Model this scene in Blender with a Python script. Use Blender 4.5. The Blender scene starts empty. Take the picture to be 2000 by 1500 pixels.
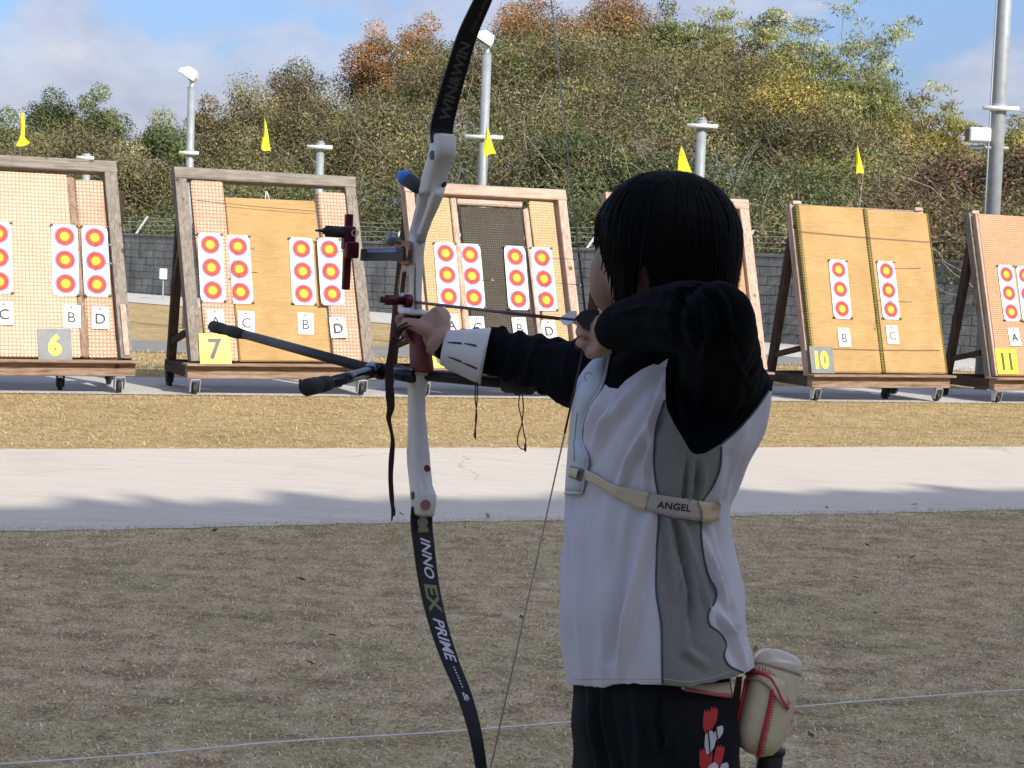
import bpy, bmesh, math, random
import numpy as np
from mathutils import Vector, Matrix
from mathutils.bvhtree import BVHTree
random.seed(7); rng = np.random.default_rng(7)
sc = bpy.context.scene
COL = sc.collection
R = math.radians

# ------------------------------------------------------------------ camera
FPX = 3400.0; EYE = 1.578
PITCH = math.atan(250/3400); ROLL = R(2.1)
FW = np.array([0, math.cos(PITCH), -math.sin(PITCH)])
_r0 = np.array([1.0, 0, 0]); _u0 = np.array([0, math.sin(PITCH), math.cos(PITCH)])
RT = math.cos(ROLL)*_r0 + math.sin(ROLL)*_u0
UP = -math.sin(ROLL)*_r0 + math.cos(ROLL)*_u0
CAM = np.array([0, 0, EYE])
cd = bpy.data.cameras.new('camera'); cam = bpy.data.objects.new('camera', cd); COL.objects.link(cam)
cd.sensor_width = 36; cd.lens = FPX/2000*36; cd.clip_start = 0.05; cd.clip_end = 3000
_m = Matrix.Identity(4)
for i in range(3):
    _m[i][0] = RT[i]; _m[i][1] = UP[i]; _m[i][2] = -FW[i]; _m[i][3] = CAM[i]
cam.matrix_world = _m
sc.camera = cam

# ------------------------------------------------------------------ sun, sky, exposure
SUN_EL, SUN_AZ = R(34), R(40)          # azimuth measured from straight behind the camera towards the right
SUN_DIR = np.array([math.sin(SUN_AZ)*math.cos(SUN_EL), -math.cos(SUN_AZ)*math.cos(SUN_EL), math.sin(SUN_EL)])
sl = bpy.data.lights.new('sun', 'SUN'); sl.energy = 3.1; sl.angle = R(0.5); sl.color = (1.0, 0.93, 0.82)
so = bpy.data.objects.new('sun', sl); COL.objects.link(so); so.location = (20, -30, 40)
so.rotation_euler = Vector(-SUN_DIR).to_track_quat('-Z', 'Y').to_euler()
sc.view_settings.view_transform = 'Standard'; sc.view_settings.look = 'None'
sc.view_settings.exposure = 0.74; sc.view_settings.gamma = 1.0; sc.view_settings.use_curve_mapping = False
SKY_STRENGTH = 0.145

def link(nt, a, b): nt.links.new(a, b)
def nd(nt, typ, **kw):
    n = nt.nodes.new(typ)
    ins = kw.pop('ins', {})
    for k, v in kw.items(): setattr(n, k, v)
    for k, v in ins.items():
        if hasattr(v, 'is_linked') or hasattr(v, 'links'): nt.links.new(v, n.inputs[k])
        else: n.inputs[k].default_value = v
    return n
def mathn(nt, op, a, b=0.0, c=None, clamp=False):
    n = nt.nodes.new('ShaderNodeMath'); n.operation = op; n.use_clamp = clamp
    for i, v in enumerate([a, b] + ([c] if c is not None else [])):
        if hasattr(v, 'links'): nt.links.new(v, n.inputs[i])
        else: n.inputs[i].default_value = v
    return n.outputs[0]
def mixc(nt, f, a, b, blend='MIX'):
    n = nt.nodes.new('ShaderNodeMix'); n.data_type = 'RGBA'; n.blend_type = blend
    for s, v in ((n.inputs[0], f), (n.inputs[6], a), (n.inputs[7], b)):
        if hasattr(v, 'links'): nt.links.new(v, s)
        elif isinstance(v, (tuple, list)): s.default_value = (v[0], v[1], v[2], 1)
        else: s.default_value = v
    return n.outputs[2]
def ramp(nt, f, stops):
    n = nt.nodes.new('ShaderNodeValToRGB')
    nt.links.new(f, n.inputs[0])
    el = n.color_ramp.elements
    while len(el) < len(stops): el.new(0.5)
    for e, (p, c) in zip(el, stops):
        e.position = p
        e.color = (c, c, c, 1) if not isinstance(c, (tuple, list)) else (c[0], c[1], c[2], 1)
    return n.outputs[0]
def noise(nt, vec, scale, detail=4, rough=0.55, dist=0.0, out=0):
    n = nt.nodes.new('ShaderNodeTexNoise')
    n.inputs['Scale'].default_value = scale; n.inputs['Detail'].default_value = detail
    n.inputs['Roughness'].default_value = rough; n.inputs['Distortion'].default_value = dist
    if vec is not None: nt.links.new(vec, n.inputs['Vector'])
    return n.outputs[out]
def mapping(nt, vec, scale=(1, 1, 1), loc=(0, 0, 0), rot=(0, 0, 0)):
    n = nt.nodes.new('ShaderNodeMapping')
    nt.links.new(vec, n.inputs[0])
    n.inputs['Scale'].default_value = scale; n.inputs['Location'].default_value = loc; n.inputs['Rotation'].default_value = rot
    return n.outputs[0]

w = bpy.data.worlds.new('World'); sc.world = w; w.use_nodes = True
nt = w.node_tree; nt.nodes.clear()
sky = nd(nt, 'ShaderNodeTexSky', sky_type='NISHITA', sun_disc=False, sun_elevation=SUN_EL)
# blender's nishita: rotation 0 puts the sun towards +Y, growing towards +X
sky.sun_rotation = math.atan2(SUN_DIR[0], SUN_DIR[1])
sky.altitude = 20; sky.air_density = 0.8; sky.dust_density = 4.2; sky.ozone_density = 2.0
tc = nd(nt, 'ShaderNodeTexCoord')
dirv = tc.outputs['Generated']
# clouds: soft broken cumulus over the whole sky
CLOC = (0.2198, 3.0669, 4.6049)
v1 = mapping(nt, dirv, scale=(3.2, 3.2, 6.0), loc=CLOC)
c1 = noise(nt, v1, 2.1, 7, 0.56, 0.25)
c2 = noise(nt, mapping(nt, dirv, scale=(1, 1, 2.0), loc=(3.1, 1.0, 0.4)), 1.7, 3, 0.5)
cs = mathn(nt, 'ADD', mathn(nt, 'MULTIPLY', c1, 0.75), mathn(nt, 'MULTIPLY', c2, 0.45))
cm = ramp(nt, cs, [(0.585, 0.0), (0.645, 0.7), (0.75, 1.0)])
cshade = ramp(nt, noise(nt, v1, 4.5, 5, 0.6), [(0.3, (1.9, 2.05, 2.7)), (0.7, (3.2, 3.15, 3.45))])
hz = nd(nt, 'ShaderNodeSeparateXYZ'); link(nt, dirv, hz.inputs[0])
skyc = mixc(nt, 1.0, sky.outputs[0], (0.80, 0.88, 1.02), 'MULTIPLY')
cfac = mathn(nt, 'MULTIPLY', cm, 0.85)
col = mixc(nt, cfac, skyc, cshade)
bg = nd(nt, 'ShaderNodeBackground', ins={'Strength': SKY_STRENGTH}); link(nt, col, bg.inputs[0])
wo = nd(nt, 'ShaderNodeOutputWorld'); link(nt, bg.outputs[0], wo.inputs[0])

# ------------------------------------------------------------------ measuring helpers
def at(px, py, d):      # world point at a photograph pixel and a distance along the view axis
    return CAM + d*(FW + (px-1000)/FPX*RT + (750-py)/FPX*UP)
def ray(px, py):
    v = FW + (px-1000)/FPX*RT + (750-py)/FPX*UP
    return v/np.linalg.norm(v)
def proj(P):
    P = np.asarray(P, float); v = P-CAM; d = v@FW
    return np.stack([1000+FPX*(v@RT)/d, 750-FPX*(v@UP)/d], -1)
def gz(x, y): return -0.01*x
TH = R(24)
SV = np.array([math.cos(TH), math.sin(TH), 0]); TV = np.array([-math.sin(TH), math.cos(TH), 0]); ZV = np.array([0, 0, 1.0])
def st(s, t, z=0.0):    # range coordinates: s along the shooting line, t down range
    p = SV*s + TV*t
    return np.array([p[0], p[1], gz(p[0], p[1])+z])

# ------------------------------------------------------------------ object helpers
def tag(o, label=None, cat=None, group=None, kind=None):
    if label: o['label'] = label
    if cat: o['category'] = cat
    if group: o['group'] = group
    if kind: o['kind'] = kind
    return o
def empty(name, loc=(0, 0, 0), rz=0.0):
    o = bpy.data.objects.new(name, None); o.empty_display_size = 0.1
    o.location = [float(a) for a in loc]; o.rotation_euler = (0, 0, rz); COL.objects.link(o); return o
def link_mesh(name, me, mats=None, parent=None, loc=None):
    if mats is not None:
        for m in (mats if isinstance(mats, (list, tuple)) else [mats]): me.materials.append(m)
    o = bpy.data.objects.new(name, me); COL.objects.link(o)
    if parent is not None: o.parent = parent
    if loc is not None: o.location = [float(a) for a in loc]
    return o
def mesh(name, V, Fc, mats=None, parent=None, smooth=False, fm=None):
    """verts and faces in the parent's frame (the parent is never scaled)"""
    me = bpy.data.meshes.new(name)
    me.from_pydata([tuple(map(float, v)) for v in V], [], [tuple(f) for f in Fc])
    if smooth: me.shade_smooth()
    if fm is not None: me.polygons.foreach_set('material_index', np.asarray(fm, np.int32))
    me.update()
    return link_mesh(name, me, mats, parent)
def quads_mesh(name, V, nq, mats=None, parent=None, colr=None, k=4):
    """fast mesh of nq separate k-gons"""
    me = bpy.data.meshes.new(name)
    me.vertices.add(nq*k); me.vertices.foreach_set('co', np.ascontiguousarray(V, np.float32).ravel())
    me.loops.add(nq*k); me.loops.foreach_set('vertex_index', np.arange(nq*k, dtype=np.int32))
    me.polygons.add(nq); me.polygons.foreach_set('loop_start', np.arange(0, nq*k, k, dtype=np.int32))
    if colr is not None:
        a = me.color_attributes.new('tint', 'FLOAT_COLOR', 'POINT')
        c = np.ones((nq*k, 4), np.float32); c[:, :3] = np.repeat(colr, k, axis=0)
        a.data.foreach_set('color', c.ravel())
    me.update(calc_edges=True)
    return link_mesh(name, me, mats, parent)
def w2l(root, P):       # world points into the frame of a top-level Empty (location and z turn only)
    P = np.asarray(P, float) - np.array(root.location)
    a = -root.rotation_euler.z; c, s = math.cos(a), math.sin(a)
    return np.stack([P[..., 0]*c-P[..., 1]*s, P[..., 0]*s+P[..., 1]*c, P[..., 2]], -1)

class MB:               # collects shapes, builds ONE mesh
    def __init__(s): s.V = []; s.F = []; s.M = []
    def add(s, V, F, m=0):
        n = len(s.V); s.V += [tuple(map(float, v)) for v in V]; s.F += [tuple(i+n for i in f) for f in F]; s.M += [m]*len(F); return s
    def box(s, lo, hi, f=None, m=0, ch=0.004):
        """chamfered box in frame f(u,v,w)->xyz"""
        lo = np.array(lo, float); hi = np.array(hi, float); c = min(ch, 0.3*min(hi-lo))
        P = {}; V = []; F = []
        def vid(i, j, k, ax):
            key = (i, j, k, ax)
            if key not in P:
                p = [hi[n] if b else lo[n] for n, b in enumerate((i, j, k))]
                for n, b in enumerate((i, j, k)):
                    if n != ax: p[n] += -c if b else c
                P[key] = len(V); V.append(p)
            return P[key]
        for ax in range(3):
            a, b = [(1, 2), (2, 0), (0, 1)][ax]
            for side in (0, 1):
                q = []
                for (x, y) in ((0, 0), (1, 0), (1, 1), (0, 1)):
                    ijk = [0, 0, 0]; ijk[ax] = side; ijk[a] = x; ijk[b] = y; q.append(vid(*ijk, ax))
                F.append(q if side else q[::-1])
        for ax in range(3):      # edges along ax
            a, b = [(1, 2), (2, 0), (0, 1)][ax]
            for x in (0, 1):
                for y in (0, 1):
                    e = []
                    for en in (0, 1):
                        ijk = [0, 0, 0]; ijk[ax] = en; ijk[a] = x; ijk[b] = y; e.append(ijk)
                    q = [vid(*e[0], a), vid(*e[1], a), vid(*e[1], b), vid(*e[0], b)]
                    F.append(q if (x ^ y) else q[::-1])
        for i in (0, 1):
            for j in (0, 1):
                for k in (0, 1):
                    q = [vid(i, j, k, 0), vid(i, j, k, 1), vid(i, j, k, 2)]
                    F.append(q if (i+j+k) % 2 else q[::-1])
        if f is not None: V = [f(*p) for p in V]
        return s.add(V, F, m)
    def tube(s, pts, rad, n=10, m=0, cap=True, flat=None):
        pts = np.asarray(pts, float); k = len(pts)
        rad = np.full(k, rad) if np.isscalar(rad) else np.asarray(rad, float)
        V = []; F = []
        up = None
        for i in range(k):
            t = pts[min(i+1, k-1)]-pts[max(i-1, 0)]; t = t/(np.linalg.norm(t)+1e-12)
            if up is None:
                a = np.array([0, 0, 1.0]) if abs(t[2]) < 0.9 else np.array([1.0, 0, 0])
                up = a - t*(a@t)
            up = up - t*(up@t); up = up/(np.linalg.norm(up)+1e-12); sd = np.cross(t, up)
            for j in range(n):
                a = 2*math.pi*j/n
                V.append(pts[i] + rad[i]*(math.cos(a)*sd + math.sin(a)*up*(flat or 1)))
        for i in range(k-1):
            for j in range(n):
                F.append((i*n+j, i*n+(j+1) % n, (i+1)*n+(j+1) % n, (i+1)*n+j))
        if cap: F.append(tuple(range(n))[::-1]); F.append(tuple(range((k-1)*n, k*n)))
        return s.add(V, F, m)
    def loft(s, rings, m=0, cap=True, closed=True):
        n = len(rings[0]); V = [p for r_ in rings for p in r_]; F = []
        for i in range(len(rings)-1):
            for j in range(n if closed else n-1):
                F.append((i*n+j, i*n+(j+1) % n, (i+1)*n+(j+1) % n, (i+1)*n+j))
        if cap and closed: F.append(tuple(range(n))[::-1]); F.append(tuple(range((len(rings)-1)*n, len(rings)*n)))
        return s.add(V, F, m)
    def disc(s, c, nrm, r, n=16, m=0, r0=0.0, up=(0, 0, 1), sy=1.0):
        nrm = np.array(nrm, float)/np.linalg.norm(nrm); u = np.cross(np.array(up, float), nrm); u /= np.linalg.norm(u); v = np.cross(nrm, u)
        A = [2*math.pi*j/n for j in range(n)]
        o = [np.array(c)+r*(math.cos(a)*u+sy*math.sin(a)*v) for a in A]
        if r0 <= 0: return s.add(o, [tuple(range(n))], m)
        i_ = [np.array(c)+r0*(math.cos(a)*u+sy*math.sin(a)*v) for a in A]
        return s.add(o+i_, [(j, (j+1) % n, n+(j+1) % n, n+j) for j in range(n)], m)
    def ell(s, c, ax, n=16, k=10, m=0):
        """ellipsoid, ax = 3 axis vectors"""
        ax = [np.array(a, float) for a in ax]; c = np.array(c, float); V = [c+ax[2]]; F = []
        for i in range(1, k):
            ph = math.pi*i/k
            for j in range(n):
                a = 2*math.pi*j/n
                V.append(c+math.sin(ph)*(math.cos(a)*ax[0]+math.sin(a)*ax[1])+math.cos(ph)*ax[2])
        V.append(c-ax[2]); L = len(V)-1
        for j in range(n): F.append((0, 1+j, 1+(j+1) % n)); F.append((L, L-n+(j+1) % n, L-n+j))
        for i in range(k-2):
            for j in range(n): F.append((1+i*n+j, 1+(i+1)*n+j, 1+(i+1)*n+(j+1) % n, 1+i*n+(j+1) % n))
        return s.add(V, F, m)
    def sph(s, c, r, n=16, k=10, m=0): return s.ell(c, ((r, 0, 0), (0, r, 0), (0, 0, r)), n, k, m)
    def build(s, name, mats, parent=None, smooth=False, root=None):
        V = s.V
        if root is not None: V = w2l(root, V)
        return mesh(name, V, s.F, mats, parent, smooth, s.M)

def text_mesh(body, size=1.0, shear=0.0, bold=0.0, spacing=1.0, extrude=0.0):
    cu = bpy.data.curves.new('t', 'FONT'); cu.body = body; cu.size = size; cu.shear = shear; cu.offset = bold
    cu.space_character = spacing; cu.align_x = 'CENTER'; cu.align_y = 'CENTER'; cu.resolution_u = 3; cu.extrude = extrude
    o = bpy.data.objects.new('t', cu); COL.objects.link(o)
    dg = bpy.context.evaluated_depsgraph_get()
    me = bpy.data.meshes.new_from_object(o.evaluated_get(dg))
    V = np.array([v.co[:] for v in me.vertices]); F = [tuple(p.vertices) for p in me.polygons]
    bpy.data.objects.remove(o); bpy.data.curves.remove(cu); bpy.data.meshes.remove(me)
    if len(V):
        lo, hi = V.min(0), V.max(0); V = V-(lo+hi)/2
    return V, F
# ------------------------------------------------------------------ materials
def new_mat(name):
    m = bpy.data.materials.new(name); m.use_nodes = True
    nt = m.node_tree; nt.nodes.clear()
    out = nd(nt, 'ShaderNodeOutputMaterial'); b = nd(nt, 'ShaderNodeBsdfPrincipled')
    link(nt, b.outputs[0], out.inputs[0])
    return m, nt, b
def sock(nt, s, v):
    if hasattr(v, 'links'): nt.links.new(v, s)
    elif isinstance(v, (tuple, list)): s.default_value = (v[0], v[1], v[2], 1)
    else: s.default_value = v
def bump(nt, b, h, strength=0.3, dist=0.01):
    n = nd(nt, 'ShaderNodeBump', ins={'Strength': strength, 'Distance': dist}); link(nt, h, n.inputs['Height']); link(nt, n.outputs[0], b.inputs['Normal'])
def objc(nt): return nd(nt, 'ShaderNodeTexCoord').outputs['Object']
def geoc(nt): return nd(nt, 'ShaderNodeNewGeometry').outputs['Position']
def plain(name, c, rough=0.6, metal=0.0, var=0.12, scale=30.0, bmp=0.0, spec=0.5, coat=0.0, sheen=0.0):
    m, nt, b = new_mat(name)
    v = objc(nt); f = noise(nt, v, scale, 4)
    c = np.array(c)
    sock(nt, b.inputs['Base Color'], mixc(nt, f, tuple(c*(1-var)), tuple(np.minimum(c*(1+var), 0.95))))
    r2 = mathn(nt, 'ADD', mathn(nt, 'MULTIPLY', noise(nt, v, scale*0.37, 3), 0.2), rough-0.1)
    sock(nt, b.inputs['Roughness'], r2); b.inputs['Metallic'].default_value = metal
    b.inputs['Specular IOR Level'].default_value = spec
    b.inputs['Coat Weight'].default_value = coat; b.inputs['Sheen Weight'].default_value = sheen
    if bmp: bump(nt, b, noise(nt, v, scale*4, 3), bmp, 0.004)
    return m

def grass_mat(name, c_lo, c_mid, c_hi, green, gamt):
    m, nt, b = new_mat(name); v = geoc(nt)
    fine = noise(nt, v, 90, 3, 0.7); mid = noise(nt, v, 7, 5, 0.65); big = noise(nt, v, 0.7, 3)
    f = mathn(nt, 'ADD', mathn(nt, 'MULTIPLY', fine, 0.5), mathn(nt, 'MULTIPLY', mid, 0.5))
    c = ramp(nt, f, [(0.34, c_lo), (0.5, c_mid), (0.66, c_hi)])
    c = mixc(nt, ramp(nt, big, [(0.45, 0.0), (0.75, gamt)]), c, green)
    pt = noise(nt, mapping(nt, v, scale=(1, 1.6, 1), loc=(4, 2, 0)), 2.3, 5, 0.7)
    c = mixc(nt, ramp(nt, pt, [(0.52, 0.0), (0.68, 0.6)]), c, tuple(np.array(c_lo)*0.75))
    sock(nt, b.inputs['Base Color'], c); b.inputs['Roughness'].default_value = 0.95; b.inputs['Specular IOR Level'].default_value = 0.1
    bump(nt, b, f, 0.9, 0.03)
    return m
M = {}
M['turf_near'] = grass_mat('turf_near', (0.20, 0.15, 0.075), (0.57, 0.45, 0.26), (0.82, 0.69, 0.46), (0.32, 0.29, 0.13), 0.55)
M['turf_far'] = grass_mat('turf_far', (0.25, 0.175, 0.08), (0.49, 0.36, 0.18), (0.62, 0.49, 0.28), (0.27, 0.22, 0.09), 0.5)

def concrete_mat(name, c0, c1, streak=True):
    m, nt, b = new_mat(name); v = geoc(nt)
    rot = mapping(nt, v, rot=(0, 0, -TH), scale=(0.6, 5.0, 1))
    f = mathn(nt, 'ADD', mathn(nt, 'MULTIPLY', noise(nt, rot, 2.2, 6, 0.65), 0.55), mathn(nt, 'MULTIPLY', noise(nt, v, 55, 4, 0.7), 0.45))
    c = ramp(nt, f, [(0.30, c0), (0.55, tuple(0.5*(np.array(c0)+np.array(c1)))), (0.72, c1)])
    st_ = noise(nt, v, 1.1, 5, 0.7)
    c = mixc(nt, ramp(nt, st_, [(0.55, 0.0), (0.72, 0.35)]), c, tuple(np.array(c0)*0.75))
    wv = nd(nt, 'ShaderNodeVectorMath', operation='ADD'); wsc = nd(nt, 'ShaderNodeVectorMath', operation='SCALE'); wsc.inputs['Scale'].default_value = 0.5
    link(nt, noise(nt, v, 1.6, 4, 0.6, 0, 1), wsc.inputs[0]); link(nt, v, wv.inputs[0]); link(nt, wsc.outputs[0], wv.inputs[1])
    vc_ = nd(nt, 'ShaderNodeTexVoronoi', feature='DISTANCE_TO_EDGE', ins={'Scale': 0.22}); link(nt, wv.outputs[0], vc_.inputs['Vector'])
    c = mixc(nt, mathn(nt, 'MULTIPLY', ramp(nt, vc_.outputs['Distance'], [(0.0, 0.4), (0.003, 0.0)]), ramp(nt, noise(nt, v, 0.5, 2), [(0.45, 0.0), (0.55, 1.0)])), c, tuple(np.array(c0)*0.4))
    sock(nt, b.inputs['Base Color'], c); b.inputs['Roughness'].default_value = 0.92; b.inputs['Specular IOR Level'].default_value = 0.2
    bump(nt, b, noise(nt, v, 120, 3, 0.7), 0.5, 0.006)
    return m
M['road'] = concrete_mat('road', (0.50, 0.455, 0.38), (0.67, 0.63, 0.55))
M['slab'] = concrete_mat('slab', (0.45, 0.43, 0.39), (0.60, 0.58, 0.53))
M['asphalt'] = concrete_mat('asphalt', (0.20, 0.195, 0.18), (0.30, 0.29, 0.27))
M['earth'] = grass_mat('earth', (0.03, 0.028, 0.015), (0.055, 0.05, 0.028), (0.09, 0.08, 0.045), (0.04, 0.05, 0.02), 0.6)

def wood_mat(name, c_dark, c_mid, c_light, axis='z', knots=True):
    m, nt, b = new_mat(name); v = objc(nt)
    rnd = nd(nt, 'ShaderNodeObjectInfo').outputs['Random']
    off = nd(nt, 'ShaderNodeCombineXYZ'); link(nt, mathn(nt, 'MULTIPLY', rnd, 37.0), off.inputs[0]); link(nt, mathn(nt, 'MULTIPLY', rnd, 11.0), off.inputs[2])
    va = nd(nt, 'ShaderNodeVectorMath', operation='ADD'); link(nt, v, va.inputs[0]); link(nt, off.outputs[0], va.inputs[1])
    sca = {'z': (26, 26, 1.6), 'x': (1.6, 26, 26), 'y': (26, 1.6, 26)}[axis]
    g = noise(nt, mapping(nt, va.outputs[0], scale=sca), 1.6, 6, 0.7, 0.5)
    blot = noise(nt, va.outputs[0], 5, 4, 0.6)
    c = ramp(nt, g, [(0.28, c_dark), (0.5, c_mid), (0.72, c_light)])
    c = mixc(nt, ramp(nt, blot, [(0.5, 0.0), (0.8, 0.5)]), c, tuple(np.array(c_dark)*1.2))
    if knots:
        kn = nd(nt, 'ShaderNodeTexVoronoi', ins={'Scale': 3.1}); link(nt, va.outputs[0], kn.inputs['Vector'])
        c = mixc(nt, ramp(nt, kn.outputs['Distance'], [(0.05, 0.85), (0.12, 0.0)]), c, (0.07, 0.045, 0.03))
    sock(nt, b.inputs['Base Color'], c); b.inputs['Roughness'].default_value = 0.9; b.inputs['Specular IOR Level'].default_value = 0.15
    bump(nt, b, g, 0.6, 0.008)
    return m
for ax in 'zxy':
    M['grey_wood_'+ax] = wood_mat('weathered_grey_wood_'+ax, (0.10, 0.088, 0.075), (0.25, 0.22, 0.185), (0.36, 0.33, 0.29), ax)
    M['pale_wood_'+ax] = wood_mat('pale_wood_'+ax, (0.26, 0.17, 0.13), (0.50, 0.37, 0.29), (0.62, 0.50, 0.42), ax)
    M['dark_wood_'+ax] = wood_mat('dark_wood_'+ax, (0.03, 0.022, 0.016), (0.075, 0.055, 0.042), (0.12, 0.09, 0.07), ax, False)
    M['brown_wood_'+ax] = wood_mat('brown_wood_'+ax, (0.09, 0.055, 0.038), (0.30, 0.21, 0.155), (0.42, 0.33, 0.26), ax)

def weave_mat(name, cream, red, line=0.30, amount=0.5, pitch=(27, 27)):
    m, nt, b = new_mat(name); v = objc(nt)
    d = nd(nt, 'ShaderNodeVectorMath', operation='ADD')
    wob = nd(nt, 'ShaderNodeVectorMath', operation='SCALE'); wob.inputs['Scale'].default_value = 0.012
    link(nt, noise(nt, v, 9, 2, 0.5, 0, 1), wob.inputs[0]); link(nt, v, d.inputs[0]); link(nt, wob.outputs[0], d.inputs[1])
    sx = nd(nt, 'ShaderNodeSeparateXYZ'); link(nt, d.outputs[0], sx.inputs[0])
    def cell(s, k):
        f = mathn(nt, 'FRACT', mathn(nt, 'MULTIPLY', s, k)); return mathn(nt, 'ABSOLUTE', mathn(nt, 'SUBTRACT', f, 0.5))
    gx, gzz = cell(sx.outputs[0], pitch[0]), cell(sx.outputs[2], pitch[1])
    rx = ramp(nt, gx, [(line*0.35, 0.0), (line, 1.0)]); rz_ = ramp(nt, gzz, [(line*0.35, 0.0), (line, 1.0)])
    cellv = mathn(nt, 'MULTIPLY', rx, rz_)                       # 1 on strips' crossings, 0 in the joints
    big = noise(nt, v, 2.6, 5, 0.65); fine = noise(nt, v, 45, 4, 0.75)
    k = mathn(nt, 'ADD', mathn(nt, 'MULTIPLY', big, 0.7), mathn(nt, 'MULTIPLY', fine, 0.5))
    wear = ramp(nt, k, [(0.62-0.25*amount, 0.0), (0.80-0.2*amount, 1.0)])
    f = mathn(nt, 'MULTIPLY', cellv, mathn(nt, 'SUBTRACT', 1.0, mathn(nt, 'MULTIPLY', wear, 0.75)))
    c = mixc(nt, f, red, cream)
    c = mixc(nt, mathn(nt, 'MULTIPLY', fine, 0.2), c, tuple(np.array(red)*0.9))
    vo = nd(nt, 'ShaderNodeTexVoronoi', ins={'Scale': 42.0}); link(nt, v, vo.inputs['Vector'])
    hole = mathn(nt, 'MULTIPLY', ramp(nt, vo.outputs['Distance'], [(0.10, 1.0), (0.2, 0.0)]), ramp(nt, noise(nt, v, 3.3, 3), [(0.52, 0.0), (0.62, 0.9)]))
    c = mixc(nt, hole, c, tuple(np.array(red)*0.22))
    sock(nt, b.inputs['Base Color'], c); b.inputs['Roughness'].default_value = 0.9; b.inputs['Specular IOR Level'].default_value = 0.15
    bump(nt, b, mathn(nt, 'ADD', cellv, mathn(nt, 'MULTIPLY', fine, 0.6)), 0.8, 0.012)
    return m
M['weave_a'] = weave_mat('woven_panel_cream', (0.80, 0.67, 0.49), (0.64, 0.38, 0.25), 0.18, 0.12)
M['weave_b'] = weave_mat('woven_panel_red', (0.78, 0.63, 0.48), (0.58, 0.31, 0.21), 0.22, 0.3)
M['weave_c'] = weave_mat('woven_panel_straw', (0.72, 0.57, 0.36), (0.54, 0.38, 0.20), 0.28, 0.35, (34, 34))
M['weave_e'] = weave_mat('woven_panel_orange', (0.70, 0.50, 0.33), (0.56, 0.32, 0.18), 0.24, 0.4, (38, 38))
M['weave_grey'] = weave_mat('woven_panel_grey', (0.165, 0.145, 0.115), (0.075, 0.066, 0.055), 0.30, 0.4, (38, 38))
def foam_mat(name, c0, c1):
    m, nt, b = new_mat(name); v = objc(nt)
    s = noise(nt, mapping(nt, v, scale=(2.2, 2.2, 30)), 2.4, 6, 0.7, 0.3); g = noise(nt, v, 3.0, 4); fi = noise(nt, v, 90, 3)
    f = mathn(nt, 'ADD', mathn(nt, 'MULTIPLY', s, 0.5), mathn(nt, 'ADD', mathn(nt, 'MULTIPLY', g, 0.35), mathn(nt, 'MULTIPLY', fi, 0.15)))
    c = ramp(nt, f, [(0.32, c0), (0.6, c1)])
    pk = noise(nt, mapping(nt, v, scale=(5, 5, 22)), 6, 3, 0.6)
    c = mixc(nt, ramp(nt, pk, [(0.66, 0.0), (0.74, 0.6)]), c, tuple(np.array(c0)*0.55))
    vo = nd(nt, 'ShaderNodeTexVoronoi', ins={'Scale': 46.0}); link(nt, v, vo.inputs['Vector'])
    hole = mathn(nt, 'MULTIPLY', ramp(nt, vo.outputs['Distance'], [(0.08, 1.0), (0.18, 0.0)]), ramp(nt, noise(nt, v, 2.6, 3), [(0.52, 0.0), (0.62, 0.85)]))
    c = mixc(nt, hole, c, (0.10, 0.06, 0.02))
    sock(nt, b.inputs['Base Color'], c); b.inputs['Roughness'].default_value = 0.9; b.inputs['Specular IOR Level'].default_value = 0.15
    bump(nt, b, f, 0.5, 0.012)
    return m
M['foam'] = foam_mat('laminated_foam_tan', (0.33, 0.205, 0.085), (0.50, 0.335, 0.15))
M['edging'] = weave_mat('rope_edging', (0.50, 0.42, 0.10), (0.16, 0.14, 0.06), 0.35, 0.4, (60, 30))
M['paper'] = plain('white_paper', (0.78, 0.78, 0.79), 0.7, var=0.04, scale=14, spec=0.2)
M['ring_blue'] = plain('target_blue', (0.20, 0.24, 0.50), 0.6, var=0.06, spec=0.2)
M['ring_red'] = plain('target_red', (0.72, 0.055, 0.045), 0.6, var=0.06, spec=0.2)
M['ring_red2'] = plain('target_red_inner', (0.70, 0.10, 0.04), 0.6, var=0.06, spec=0.2)
M['ring_yellow'] = plain('target_yellow', (0.82, 0.58, 0.04), 0.6, var=0.06, spec=0.2)
M['ring_yellow2'] = plain('target_yellow_inner', (0.84, 0.66, 0.08), 0.6, var=0.06, spec=0.2)
def specks(m, sc_=70.0):
    nt = m.node_tree; b = [n for n in nt.nodes if n.type == 'BSDF_PRINCIPLED'][0]; l = b.inputs['Base Color'].links[0].from_socket; v = geoc(nt)
    vo = nd(nt, 'ShaderNodeTexVoronoi', ins={'Scale': sc_}); link(nt, v, vo.inputs['Vector'])
    hole = mathn(nt, 'MULTIPLY', ramp(nt, vo.outputs['Distance'], [(0.13, 1.0), (0.22, 0.0)]), ramp(nt, noise(nt, v, 5.0, 2), [(0.55, 0.0), (0.62, 0.8)]))
    sock(nt, b.inputs['Base Color'], mixc(nt, hole, l, (0.10, 0.06, 0.04)))
for k_ in ('paper', 'ring_red', 'ring_red2', 'ring_yellow', 'ring_yellow2', 'ring_blue'): specks(M[k_])
M['ink'] = plain('black_ink', (0.012, 0.012, 0.013), 0.6)
M['pin'] = plain('pin', (0.06, 0.04, 0.03), 0.5)
M['plate_yellow'] = plain('yellow_plate', (0.80, 0.66, 0.02), 0.45, var=0.08, scale=6)
M['plate_grey'] = plain('worn_grey_plate', (0.17, 0.18, 0.19), 0.55, var=0.35, scale=9)
M['num_yellow'] = plain('yellow_paint', (0.80, 0.66, 0.02), 0.5)
M['num_dark'] = plain('dark_paint', (0.05, 0.05, 0.045), 0.5)
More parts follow.
